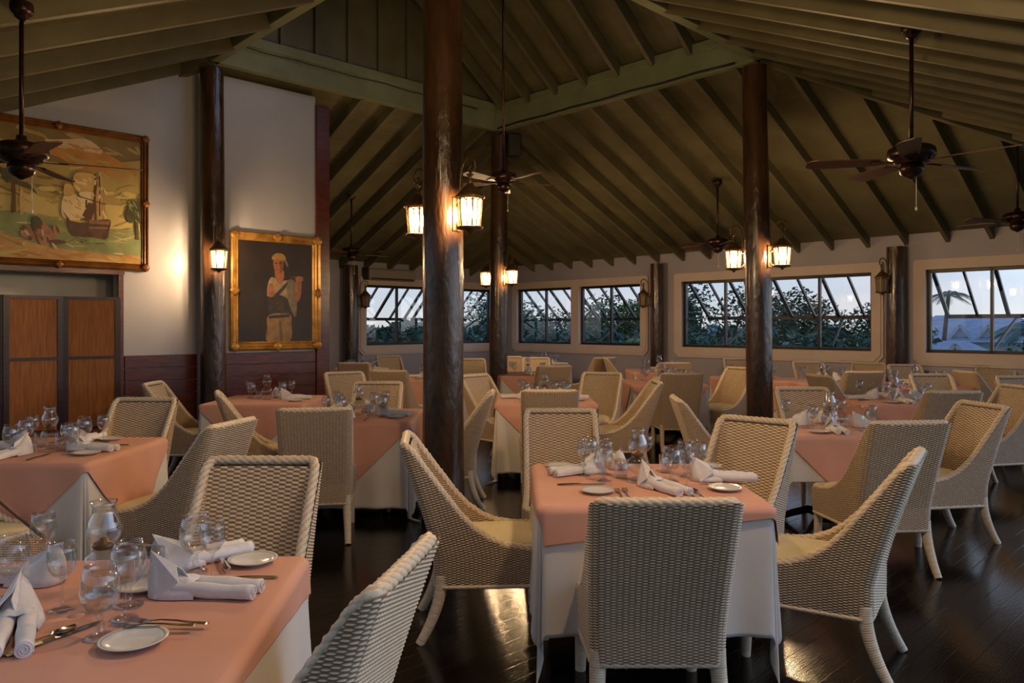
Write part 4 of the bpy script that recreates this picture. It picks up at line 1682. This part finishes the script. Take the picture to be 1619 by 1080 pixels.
# name, x, y, yaw, cloth, overlay, places served (n near, f far, l left, r right), detail, phrase used in the labels
TABLES = [
    ('a', -1.12, 1.95, 4, cloth_long, over_small, '', 0, 'the lower left table'),
    ('b', 0.60, 3.62, 0, cloth_long, over_square, '', 0, 'the middle front table'),
    ('c', -2.80, 4.60, 0, cloth_floor, over_diamond, 'nflr', 3, 'the table by the folding screen'),
    ('d', -1.28, 6.35, 0, cloth_floor, over_diamond, 'nflr', 3, 'the table left of the thick front post'),
    ('e', 0.33, 7.75, 0, cloth_floor, over_diamond, 'nflr', 2, 'the table right of the thick front post'),
    ('f', 2.35, 5.62, 0, cloth_short, over_diamond, 'nflr', 4, 'the table by the right lantern post'),
    ('g', 3.85, 7.65, 0, cloth_long, over_diamond, 'nflr', 4, 'the table before the palm window'),
    ('h', -2.48, 7.68, 0, cloth_floor, over_diamond, 'fr', 2, 'the table beneath the portrait'),
    ('i', 0.25, 11.85, 8, cloth_long, over_diamond, 'nf', 1, 'the table behind the loudspeaker post'),
    ('j', 0.62, 14.6, 0, cloth_long, over_diamond, 'nfr', 1, 'the farthest table under the paired windows'),
    ('k', 2.0, 10.1, 0, cloth_long, over_diamond, 'nfr', 1, 'the table midway before the unlit lantern'),
    ('l', 3.42, 10.75, 0, cloth_long, over_diamond, 'nfl', 1, 'the table left of the right lantern post'),
    ('m', 4.25, 10.42, 0, cloth_long, over_diamond, 'nfr', 1, 'the table under the long window'),
    ('n', 5.10, 9.62, 0, cloth_long, over_diamond, 'nf', 1, 'the wall table left of the palm window'),
    ('o', -1.08, 10.9, 0, cloth_floor, over_diamond, 'nflr', 1, 'the table half hidden behind the thick post'),
    ('p', -2.52, 12.75, 0, cloth_long, over_diamond, 'nflr', 1, 'the table under the air conditioner'),
    ('q', 2.45, 12.62, 0, cloth_long, over_diamond, 'nf', 1, 'the far table below the unlit lantern'),
]
ZC = TT + 0.010        # top of the overlay

# ------------------------------------------------------------------ tableware


def glass_from(name, prof, n=28):
    mb = MB()
    mb.lathe(prof, n)
    return mb.build(name, M['glass'])


wine_glass = glass_from('wine_glass', [(0.0, 0.0), (0.033, 0.0), (0.034, 0.002), (0.02, 0.006), (0.006, 0.012), (0.0042, 0.03), (0.0042, 0.075), (0.007, 0.083), (0.022, 0.093), (0.033, 0.112), (0.036, 0.132), (0.034, 0.155), (0.0305, 0.178), (0.0295, 0.178), (0.0328, 0.155), (0.0348, 0.132), (0.032, 0.113), (0.021, 0.095), (0.0, 0.088)])
goblet = glass_from('water_goblet', [(0.0, 0.0), (0.036, 0.0), (0.037, 0.003), (0.022, 0.008), (0.008, 0.016), (0.010, 0.03), (0.006, 0.04), (0.010, 0.055), (0.028, 0.066), (0.042, 0.088), (0.046, 0.112), (0.042, 0.14), (0.034, 0.172), (0.0328, 0.172), (0.0405, 0.14), (0.0445, 0.112), (0.041, 0.09), (0.027, 0.069), (0.0, 0.06)])
tumbler = glass_from('tumbler', [(0.0, 0.0), (0.028, 0.0), (0.031, 0.004), (0.0325, 0.03), (0.035, 0.09), (0.0338, 0.09), (0.031, 0.03), (0.028, 0.01), (0.0, 0.008)])
up_goblet = glass_from('upturned_goblet', [(0.034, 0.0), (0.042, 0.03), (0.045, 0.06), (0.04, 0.088), (0.026, 0.105), (0.008, 0.115), (0.006, 0.13), (0.007, 0.145), (0.03, 0.155), (0.036, 0.158), (0.036, 0.161), (0.0, 0.163)])

lamp0 = empty('glass_table_lamp')
mb = MB()
mb.lathe([(0, 0), (0.042, 0), (0.044, 0.006), (0.03, 0.016), (0.014, 0.03), (0.02, 0.045), (0.044, 0.06), (0.052, 0.082), (0.046, 0.104), (0.03, 0.118), (0.024, 0.124), (0.0, 0.124)], 28)
mb.build('base', M['glass'], lamp0)
mb = MB()
mb.lathe([(0.026, 0.124), (0.03, 0.132), (0.026, 0.14), (0.012, 0.142), (0.01, 0.152), (0.0, 0.153)], 24)
mb.build('burner', M['bronze'], lamp0)
mb = MB()
mb.lathe([(0.027, 0.134), (0.042, 0.155), (0.047, 0.178), (0.04, 0.202), (0.031, 0.222), (0.029, 0.24), (0.036, 0.256), (0.0352, 0.256), (0.028, 0.24), (0.03, 0.222), (0.0388, 0.202), (0.0455, 0.178)], 28)
mb.build('chimney', M['glass'], lamp0)


def make_plate():
    mb = MB()
    mb.lathe([(0.0, 0.004), (0.045, 0.004), (0.055, 0.007), (0.074, 0.014), (0.076, 0.016), (0.074, 0.017), (0.055, 0.0105), (0.044, 0.0075), (0.0, 0.0075)], 40)
    mb.lathe([(0.0, 0.0), (0.04, 0.0), (0.043, 0.004), (0.0, 0.004)], 30)
    mb.lathe([(0.0665, 0.0153), (0.0685, 0.0160)], 40, 1)
    return mb.build('bread_plate', [M['china'], M['china_rim']])


plate0 = make_plate()


def make_napkin():
    """stiff linen: a peaked hood at the inner end, two rolled tails running out along +y"""
    mb = MB()
    secs = []
    prof = [(-0.035, 0.012, 0.010), (-0.03, 0.030, 0.090), (-0.018, 0.044, 0.118), (0.0, 0.052, 0.112), (0.025, 0.055, 0.088), (0.05, 0.054, 0.066), (0.08, 0.050, 0.050), (0.105, 0.046, 0.044)]
    for yy, hw, hh in prof:
        ring = []
        for k in range(17):
            u = k / 16 * 2 - 1
            x = hw * u
            prf = (1 - abs(u)) ** 0.8 if yy < 0.06 else (1 - abs(u) ** 3)
            z = 0.002 + hh * prf * (1 - 0.12 * math.cos(5 * u) * (1 - abs(u)))
            ring.append((x, yy + 0.01 * u * u, z))
        secs.append(ring)
    mb.grid(np.array(secs))
    for sx in (-1, 1):
        pts, rs = [], []
        for i in range(15):
            u = i / 14
            pts.append((sx * (0.020 + 0.010 * u), 0.03 + 0.245 * u, 0.023 - 0.003 * u + 0.002 * math.sin(6 * u + sx)))
            rs.append(0.0225 - 0.0035 * u + 0.0012 * math.sin(14 * u + sx))
        mb.tube(pts, rs, 14)
        # the open end of the roll, seen as a spiral lip
        c = Vector(pts[-1])
        sp_ = []
        for i in range(22):
            a = i * 0.62
            r_ = 0.017 * (1 - i / 26)
            sp_.append((c.x + r_ * math.cos(a), c.y + 0.003, c.z + r_ * math.sin(a)))
        mb.tube(sp_, 0.0016, 5)
        # loose edge lying along the roll
        mb.add([(sx * 0.040, 0.10, 0.010), (sx * 0.047, 0.27, 0.008), (sx * 0.034, 0.275, 0.033), (sx * 0.030, 0.06, 0.042)], [(0, 1, 2, 3)])
    # inner pleat of the hood
    mb.add([(0, -0.028, 0.118), (0.012, 0.07, 0.072), (0.0, 0.09, 0.036), (-0.004, 0.0, 0.04)], [(0, 1, 2, 3)])
    mb.add([(0, -0.03, 0.12), (0.055, 0.01, 0.004), (0.05, 0.075, 0.05), (0.014, 0.05, 0.085)], [(0, 1, 2, 3)], 0)
    o = mb.build('folded_napkin', M['napkin'])
    md = o.modifiers.new('cloth_edge', 'SOLIDIFY')
    md.thickness = 0.002
    return o


napkin0 = make_napkin()


def cutlery(name):
    """handle toward -y, flat on the cloth"""
    mb = MB()

    def strip(pts, mi=0):
        # pts: (y, half width, z, thickness)
        vs, fs = [], []
        for y_, hw, z_, th in pts:
            vs += [(-hw, y_, z_), (0, y_, z_ + th), (hw, y_, z_), (0, y_, z_ - th * 0.4)]
        for i in range(len(pts) - 1):
            for k in range(4):
                fs.append((i * 4 + k, i * 4 + (k + 1) % 4, (i + 1) * 4 + (k + 1) % 4, (i + 1) * 4 + k))
        fs.append((0, 3, 2, 1))
        n_ = (len(pts) - 1) * 4
        fs.append((n_, n_ + 1, n_ + 2, n_ + 3))
        mb.add(vs, fs, mi, False)
    handle = [(-0.10, 0.006, 0.004, 0.003), (-0.095, 0.0095, 0.004, 0.0035), (-0.06, 0.0075, 0.005, 0.003), (-0.02, 0.004, 0.008, 0.003), (0.02, 0.003, 0.009, 0.0025)]
    if name == 'dinner_fork':
        strip(handle + [(0.04, 0.005, 0.007, 0.002), (0.052, 0.011, 0.005, 0.002), (0.065, 0.0125, 0.004, 0.0018)])
        for k in range(4):
            x = -0.0108 + 0.0072 * k
            mb.bar((x, 0.064, 0.0045), (x, 0.105, 0.009), 0.0032, 0.002)
    elif name == 'table_knife':
        strip([(-0.11, 0.0065, 0.004, 0.003), (-0.10, 0.0095, 0.004, 0.004), (-0.03, 0.0075, 0.005, 0.0045), (0.0, 0.0055, 0.005, 0.0035), (0.012, 0.0085, 0.005, 0.0012), (0.08, 0.0095, 0.005, 0.001), (0.11, 0.007, 0.005, 0.001), (0.122, 0.001, 0.005, 0.0008)])
    else:
        strip(handle + [(0.04, 0.005, 0.008, 0.002)])
        P = []
        for i in range(9):
            u = i / 8
            hw = 0.0195 * math.sin(PI * (0.06 + 0.88 * u)) ** 0.7
            P.append([(hw * v, 0.038 + 0.062 * u, 0.003 + 0.0065 * v * v + 0.003 * (2 * u - 1) ** 2) for v in np.linspace(-1, 1, 9)])
        mb.grid(np.array(P))
    return mb.build(name, M['steel'])


fork0, knife0, spoon0 = cutlery('dinner_fork'), cutlery('table_knife'), cutlery('dessert_spoon')
SEEN = {}


def put(proto, x, y, ang, label, cat, group, z=None):
    """ang: world direction (degrees) of the thing's +y axis"""
    return stamp(proto, (x, y, ZC if z is None else z), rad(ang - 90), label, cat, group)


def served(x, y, outdir, phrase, side, detail, rng):
    """one place setting; outdir = world angle (degrees) from the table centre to the guest"""
    o = Vector((math.cos(rad(outdir)), math.sin(rad(outdir))))
    rh = Vector((-o.y, o.x))            # the right hand of a guest looking at the table centre
    place = {'n': 'near', 'f': 'far', 'l': 'left', 'r': 'right'}[side] + ' seat of ' + phrase

    def at(a, b):
        p = Vector((x, y)) + o * a + rh * b
        return p.x, p.y
    j = lambda s: rng.uniform(-s, s)
    px_, py_ = at(0.17, -0.03 + j(0.03))
    put(napkin0, px_, py_, outdir + j(9), 'white folded napkin at the ' + place, 'napkin', 'folded white napkins')
    px_, py_ = at(0.34, -0.20 + j(0.02))
    put(plate0, px_, py_, 0, 'white bread plate at the ' + place, 'plate', 'bread plates')
    if detail >= 3:
        px_, py_ = at(0.31, -0.115)
        put(fork0, px_, py_, outdir + 180 + j(5), 'steel fork at the ' + place, 'fork', 'forks laid on the tables')
        px_, py_ = at(0.31, 0.12)
        put(knife0, px_, py_, outdir + 180 + j(5), 'steel knife at the ' + place, 'knife', 'knives laid on the tables')
    gl_ = [(goblet, 'water goblet', 0.10, 0.20), (wine_glass, 'stemmed wine glass', 0.20, 0.235)]
    if detail == 4:
        gl_ = [(up_goblet, 'upturned goblet', 0.10, 0.19), (wine_glass, 'stemmed wine glass', 0.20, 0.235)]
    if detail >= 2:
        gl_.append((tumbler, 'plain tumbler', 0.05, 0.11) if detail != 4 else (up_goblet, 'second upturned goblet', 0.04, 0.11))
    for pr_, nm, a, b in gl_:
        px_, py_ = at(a + j(0.015), b + j(0.015))
        put(pr_, px_, py_, 0, nm + ' at the ' + place, 'glass', 'table glasses')


rng = random.Random(7)
DIRS = {'n': -90, 'f': 90, 'l': 180, 'r': 0}
for key, tx, ty, yaw, cl, ov, places, detail, phrase in TABLES:
    stamp(table0, (tx, ty, 0), rad(yaw), 'bare pedestal table under the cloths, ' + phrase, 'table', 'square dining tables')
    stamp(cl, (tx, ty, 0), rad(yaw), 'white tablecloth hanging from ' + phrase, 'tablecloth', 'white tablecloths')
    stamp(ov, (tx, ty, 0), rad(yaw), 'salmon overlay cloth on ' + phrase, 'tablecloth', 'salmon overlay cloths')
    stamp(lamp0, (tx + (0.0 if key != 'a' else -0.02), ty + (0.0 if key != 'a' else 0.17), ZC), 0, 'clear glass oil lamp at the centre of ' + phrase, 'lamp', 'glass oil lamps')
    for s in places:
        served(tx, ty, DIRS[s] + yaw, phrase, s, detail, rng)

# the two nearest tables, laid by hand -------------------------------------------------
A_, B_ = 'the lower left table', 'the middle front table'
GN, GG, GP, GF, GK = 'folded white napkins', 'table glasses', 'bread plates', 'forks laid on the tables', 'knives laid on the tables'
put(napkin0, -0.975, 2.11, -4, 'white folded napkin at the right-hand place of ' + A_, 'napkin', GN)
put(napkin0, -1.25, 1.93, -62, 'white folded napkin nearest to us on ' + A_, 'napkin', GN)
put(napkin0, -1.33, 2.20, 178, 'white folded napkin at the left-hand place of ' + A_, 'napkin', GN)
put(napkin0, -1.06, 2.30, 48, 'white folded napkin at the far place of ' + A_, 'napkin', GN)
put(plate0, -0.885, 1.775, 0, 'white bread plate with forks across it, near side of ' + A_, 'plate', GP)
put(plate0, -0.815, 2.385, 0, 'white bread plate at the far right corner of ' + A_, 'plate', GP)
put(plate0, -1.05, 2.15, 0, 'white bread plate beside the glass oil lamp of ' + A_, 'plate', GP)
put(plate0, -1.52, 2.00, 0, 'white bread plate at the left side of ' + A_, 'plate', GP)
put(fork0, -0.868, 1.842, 183, 'first steel fork lying on the near bread plate of ' + A_, 'fork', GF, ZC + 0.013)
put(fork0, -0.845, 1.872, 176, 'second steel fork behind the first, on the near bread plate of ' + A_, 'fork', GF, ZC + 0.010)
put(knife0, -0.905, 2.37, 120, 'butter knife resting beside the far bread plate of ' + A_, 'knife', GK, ZC + 0.012)
put(knife0, -1.085, 1.80, 62, 'steel knife nearer the lower edge of ' + A_, 'knife', GK)
put(spoon0, -1.115, 1.775, 62, 'steel spoon beside the knife at the lower edge of ' + A_, 'spoon', 'dessert spoons')
put(knife0, -0.80, 2.235, 182, 'steel knife behind the right-hand napkin of ' + A_, 'knife', GK)
put(wine_glass, -1.18, 1.99, 0, 'stemmed wine glass left of the big goblet on ' + A_, 'glass', GG)
put(goblet, -0.985, 1.815, 0, 'large water goblet nearest to us on ' + A_, 'glass', GG)
put(wine_glass, -0.985, 1.93, 0, 'stemmed wine glass directly behind the big goblet on ' + A_, 'glass', GG)
put(wine_glass, -0.874, 2.216, 0, 'stemmed wine glass near the far bread plate of ' + A_, 'glass', GG)
put(tumbler, -1.06, 2.235, 0, 'tumbler behind the right-hand napkin of ' + A_, 'glass', GG)
put(goblet, -1.02, 2.02, 0, 'water goblet between the lamp and the right-hand napkin of ' + A_, 'glass', GG)
put(goblet, -0.96, 2.30, 0, 'water goblet in front of the facing chair on ' + A_, 'glass', GG)
put(wine_glass, -1.42, 2.30, 0, 'stemmed wine glass at the far left of ' + A_, 'glass', GG)
put(goblet, -1.37, 2.08, 0, 'water goblet between the two left napkins of ' + A_, 'glass', GG)
st = MB()
st.tube([(-1.415, 2.30, ZC + 0.10), (-1.60, 2.31, 1.00), (-1.75, 2.32, 1.20)], 0.006, 8)
tag(st.build('thin_stick', M['stick']), 'thin brown stick leaning from a glass at the left edge', 'stick')

put(napkin0, 0.44, 3.88, 208, 'white folded napkin at the left-hand place of ' + B_, 'napkin', GN)
put(napkin0, 0.625, 3.55, -62, 'white folded napkin at the near place of ' + B_, 'napkin', GN)
put(napkin0, 0.555, 3.93, 96, 'white folded napkin at the far place of ' + B_, 'napkin', GN)
put(napkin0, 0.89, 3.66, -4, 'white folded napkin at the right-hand place of ' + B_, 'napkin', GN)
put(plate0, 0.38, 3.385, 0, 'white bread plate at the near left of ' + B_, 'plate', GP)
put(plate0, 0.965, 3.44, 0, 'white bread plate at the near right of ' + B_, 'plate', GP)
put(plate0, 0.25, 3.99, 0, 'white bread plate at the far left of ' + B_, 'plate', GP)
put(plate0, 1.02, 3.98, 0, 'white bread plate at the far right of ' + B_, 'plate', GP)
put(fork0, 0.475, 3.33, 92, 'steel fork beside the near left plate of ' + B_, 'fork', GF)
put(fork0, 0.505, 3.34, 88, 'second steel fork beside the near left plate of ' + B_, 'fork', GF)
put(fork0, 0.98, 3.56, 178, 'steel fork at the right-hand place of ' + B_, 'fork', GF)
put(knife0, 0.79, 3.32, 96, 'steel knife at the near place of ' + B_, 'knife', GK)
put(spoon0, 0.82, 3.33, 94, 'steel spoon at the near place of ' + B_, 'spoon', 'dessert spoons')
put(knife0, 0.32, 3.55, 4, 'steel knife at the left-hand place of ' + B_, 'knife', GK)
put(knife0, 0.98, 3.82, 182, 'steel knife at the right-hand place of ' + B_, 'knife', GK)
for gx, gy, pr_, lab in (
        (0.36, 3.78, wine_glass, 'stemmed wine glass farthest left on '), (0.44, 3.64, goblet, 'water goblet in the left cluster, nearest to us, on '),
        (0.47, 3.80, wine_glass, 'stemmed wine glass in the middle of the left cluster on '), (0.535, 3.72, tumbler, 'tumbler right of the left cluster on '),
        (0.40, 3.93, goblet, 'water goblet behind the left napkin of '),
        (0.76, 3.62, goblet, 'water goblet first right of the oil lamp on '), (0.80, 3.47, wine_glass, 'stemmed wine glass nearest to us in the right cluster on '),
        (0.85, 3.74, wine_glass, 'stemmed wine glass at the back of the right cluster on '), (0.78, 3.85, tumbler, 'tumbler behind the right cluster on '),
        (0.93, 3.80, goblet, 'water goblet behind the right napkin of '), (0.70, 3.98, wine_glass, 'stemmed wine glass at the far edge of ')):
    put(pr_, gx, gy, 0, lab + B_, 'glass', GG)

# ------------------------------------------------------------------ outside
gd = MB()
gd.box(-90, 130, -60, 140, -3.3, -3.2)
struct(gd.build('ground', M['grass']))


def leaves(n, rng, cx, cy, cz, rx, ry, rz, size, mb, nm):
    """leaf blades through the shell of an uneven crown"""
    lobes = [(rng.uniform(-0.55, 0.55), rng.uniform(-0.55, 0.55), rng.uniform(-0.4, 0.6), rng.uniform(0.4, 0.65)) for _ in range(9)]
    for _ in range(n):
        l = rng.choice(lobes)
        d = Vector((rng.gauss(0, 1), rng.gauss(0, 1), rng.gauss(0, 1))).normalized() * l[3] * rng.uniform(0.6, 1.0)
        c = Vector((cx + (l[0] + d.x) * rx, cy + (l[1] + d.y) * ry, cz + (l[2] + d.z) * rz))
        u = Vector((rng.gauss(0, 1), rng.gauss(0, 1), rng.gauss(0, 0.6))).normalized()
        w = u.cross(Vector((rng.gauss(0, 1), rng.gauss(0, 1), rng.gauss(0, 1)))).normalized()
        s = size * rng.uniform(0.6, 1.3)
        f = u.cross(w) * s * 0.15
        mb.add([c - u * s, c - w * s * 0.45 + f, c + u * s, c + w * s * 0.45 + f], [(0, 1, 2), (0, 2, 3)], rng.randrange(nm))


def tree(name, label, x, y, top, rx, ry, seed, tones, n=1500, size=0.16, gz=-3.2, low=0.55):
    rng = random.Random(seed)
    t = empty(name, (x, y, gz))
    H = top - gz
    tr = MB()
    tr.tube([(0, 0, 0), (0.1, 0.05, H * 0.3), (0.0, 0.1, H * 0.6), (0.1, 0.1, H * 0.8)], [0.22, 0.17, 0.12, 0.05], 10)
    for k in range(5):
        a = k * 1.3
        tr.tube([(0.05, 0.08, H * 0.4), (rx * 0.4 * math.cos(a), ry * 0.4 * math.sin(a), H * 0.6), (rx * 0.7 * math.cos(a), ry * 0.7 * math.sin(a), H * 0.75)], [0.09, 0.06, 0.03], 7)
    tr.build('trunk', M['bark'], t)
    cr = MB()
    leaves(n, rng, 0, 0, H * (1 - low / 1.0) + H * low * 0.45, rx, ry, H * low * 0.52, size, cr, len(tones))
    cr.build('crown', [M['leaf'][i] for i in tones], t)
    return tag(t, label, 'tree', 'trees outside the windows')


def palm(name, label, x, y, top, seed, nfr=13, fl_=1.7, gz=-3.2, tone=0):
    rng = random.Random(seed)
    t = empty(name, (x, y, gz))
    H = top - gz
    tr = MB()
    pts = [(0.5 * math.sin(u * 1.2) * u, 0.1 * u, H * u) for u in [i / 10 for i in range(11)]]
    tr.tube(pts, [0.16 - 0.07 * i / 10 for i in range(11)], 10)
    tr.build('trunk', M['bark'], t)
    tipx, tipy, tipz = pts[-1]
    for k in range(nfr):
        a = 2 * PI * k / nfr + rng.uniform(-0.2, 0.2)
        el = rng.uniform(-0.1, 1.0)
        f = MB()
        spine = []
        for i in range(13):
            u = i / 12
            r_ = fl_ * u * (1 - 0.12 * u)
            spine.append(Vector((tipx + r_ * math.cos(a), tipy + r_ * math.sin(a), tipz + fl_ * (el * u - (0.35 + 0.55 * el) * 1.15 * u * u))))
        f.tube(spine, [0.022 * (1 - 0.8 * i / 12) for i in range(13)], 5)
        for i in range(1, 13):
            d = (spine[i] - spine[i - 1]).normalized()
            sd = d.cross(Vector((0, 0, 1))).normalized()
            for sg in (-1, 1):
                for h_ in (0, 0.5):
                    b = spine[i] - d * fl_ / 12 * h_
                    L = fl_ * 0.30 * math.sin(PI * (0.12 + 0.83 * i / 12))
                    tip = b + sd * sg * L * 0.8 + d * L * 0.55 - Vector((0, 0, L * 0.45))
                    f.add([b - d * 0.02, tip, b + d * 0.03], [(0, 1, 2)])
        f.build('frond', M['leaf'][tone], t)
    return tag(t, label, 'palm tree')


G = 'trees outside the windows'
# right of the corner, seen through the right wall
TR = [
    (17.6, 17.2, 2.25, 1.7, 1.5, (1, 2), 'blue-green tree at the left of the paired windows', 0.62),
    (22.0, 18.6, 1.9, 2.2, 1.8, (0, 1), 'low green tree in the middle of the paired windows', 0.6),
    (18.4, 14.2, 2.45, 1.9, 1.5, (0, 3), 'rounded dark tree at the right of the paired windows', 0.62),
    (15.4, 12.6, 1.1, 1.2, 1.1, (3, 1), 'yellowish bush below the right of the paired windows', 0.6),
    (17.2, 11.2, 2.6, 1.4, 1.2, (0, 1), 'tall loose tree at the left of the long window', 0.65),
    (20.5, 10.2, 3.05, 1.9, 1.5, (0, 0, 1), 'broad dark tree behind the lantern post in the long window', 0.66),
    (21.5, 8.9, 2.3, 1.9, 1.3, (0, 1), 'dark tree at the right of the long window', 0.62),
    (16.2, 7.0, 1.35, 1.5, 1.0, (3, 1, 0), 'bright leafy bush low in the right of the long window', 0.6),
    (15.6, 8.8, 1.15, 1.2, 1.0, (1, 2), 'bluish bush low in the left of the long window', 0.6),
    (18.5, 3.6, 1.7, 1.3, 1.0, (0, 1), 'dark bush at the right of the palm window', 0.6),
]
for i, (X, Y, top, rx, ry, tones, lab, low) in enumerate(TR):
    p = W(X, Y)
    tree('broadleaf_tree', lab, p[0], p[1], top, rx, ry, 20 + i, tones, 9500, 0.07, low=low)
TL = [
    (11.0, 17.4, 1.45, 1.5, 1.5, (0, 1), 'green tree low in the left window', 0.6),
    (13.2, 17.8, 1.6, 1.5, 1.5, (1, 2), 'blue-green tree behind the thick post, outside the left window', 0.62),
    (16.0, 18.8, 2.55, 1.5, 1.5, (2, 1), 'tall bluish tree in the narrow window strip right of the thick post', 0.66),
]
for i, (X, Y, top, rx, ry, tones, lab, low) in enumerate(TL):
    p = W(X, Y)
    tree('broadleaf_tree', lab, p[0], p[1], top, rx, ry, 50 + i, tones, 8500, 0.07, low=low)
palm('palm_tree', 'palm tree standing against the sky in the palm window', 22.6, 40.0, 3.1, 3, 12, 1.3)
palm('palm_tree', 'small palm with drooping fronds in the left window', W(10.6, 15.4)[0], W(10.6, 15.4)[1], 1.05, 5, 14, 1.2, tone=1)
palm('palm_tree', 'palm crown low at the right of the paired windows', W(14.6, 10.9)[0], W(14.6, 10.9)[1], 1.0, 8, 13, 1.1, tone=3)
palm('palm_tree', 'palm fronds right of the mullion in the palm window', W(19.5, 4.35)[0], W(19.5, 4.35)[1], 1.45, 9, 14, 0.95, tone=2)


def house(label, x, y, w, d, zb, zw, zr, rz, gables):
    t = empty('house', (x, y, zb), rad(rz))
    b = MB()
    b.box(-w / 2, w / 2, -d / 2, d / 2, 0, zw - zb)
    b.build('wall', M['house_wall'], t)
    r = MB()
    z0, z1 = zw - zb, zr - zb
    ov = 0.5
    r.add([(-w / 2 - ov, -d / 2 - ov, z0), (w / 2 + ov, -d / 2 - ov, z0), (w / 2 + ov, d / 2 + ov, z0), (-w / 2 - ov, d / 2 + ov, z0), (-w / 2 + d * 0.35, 0, z1), (w / 2 - d * 0.35, 0, z1)],
          [(0, 1, 5, 4), (1, 2, 5), (2, 3, 4, 5), (3, 0, 4), (3, 2, 1, 0)])
    r.build('roof', M['house_roof'], t)
    for gx in gables:
        g = MB()
        gw, gh = 0.5, 0.75
        yb = -d / 2 + 0.2
        zb_ = z0 + 0.25
        g.add([(gx - gw, yb, zb_), (gx + gw, yb, zb_), (gx, yb, zb_ + gh), (gx - gw, yb + 2, zb_), (gx + gw, yb + 2, zb_), (gx, yb + 2, zb_ + gh)], [(0, 1, 2), (0, 2, 5, 3), (1, 4, 5, 2)])
        for a, c in (((gx - gw - 0.1, zb_ - 0.1), (gx, zb_ + gh)), ((gx + gw + 0.1, zb_ - 0.1), (gx, zb_ + gh))):
            g.bar((a[0], yb - 0.08, a[1]), (c[0], yb - 0.08, c[1]), 0.18, 0.18)
        g.build('dormer', M['house_wall'], t)
    return tag(t, label, 'house', 'pale roofed houses outside')




def hedge(name, label, X0, X1, Y0, Y1, z0, z1, n, seed):
    rg = random.Random(seed)
    mb_ = MB()
    for _ in range(n):
        X, Y = rg.uniform(X0, X1), rg.uniform(Y0, Y1)
        bump_ = 0.22 * math.sin(X * 1.7 + Y * 2.3) + 0.12 * math.sin(X * 4.1 - Y * 3.3)
        z = z0 + (z1 - z0 + bump_) * (1 - rg.random() ** 2)
        c = Vector(W(X, Y, z))
        u = Vector((rg.gauss(0, 1), rg.gauss(0, 1), rg.gauss(0, 0.6))).normalized()
        w = u.cross(Vector((rg.gauss(0, 1), rg.gauss(0, 1), rg.gauss(0, 1)))).normalized()
        sz = 0.10 * rg.uniform(0.6, 1.3)
        f = u.cross(w) * sz * 0.15
        mb_.add([c - u * sz, c - w * sz * 0.45 + f, c + u * sz, c + w * sz * 0.45 + f], [(0, 1, 2), (0, 2, 3)], rg.randrange(3))
    return tag(mb_.build(name, [M['leaf'][i] for i in (1, 2, 0)]), label, 'hedge', None, 'stuff')


hedge('hedge', 'blue-green hedge foliage low outside the right-hand windows', 14.2, 16.4, 4.9, 15.5, -1.2, 1.15, 15000, 71)
hedge('hedge', 'blue-green hedge foliage low outside the left window', 8.6, 16.5, 14.8, 16.8, -1.2, 1.32, 15000, 72)

house('white house with pale blue roof and two dormers in the palm window', 28.6, 47, 9, 7, -3.2, 0.55, 2.15, -28, (-0.9, 0.5))
house('lower pale roof in front of the dormer house in the palm window', 21.6, 38, 5.5, 5, -3.2, -0.35, 0.75, -28, (0.4,))
house('blue pointed roof at the left end of the long window', 9.6, 36, 3.0, 4, -3.2, -0.6, 1.6, 10, ())
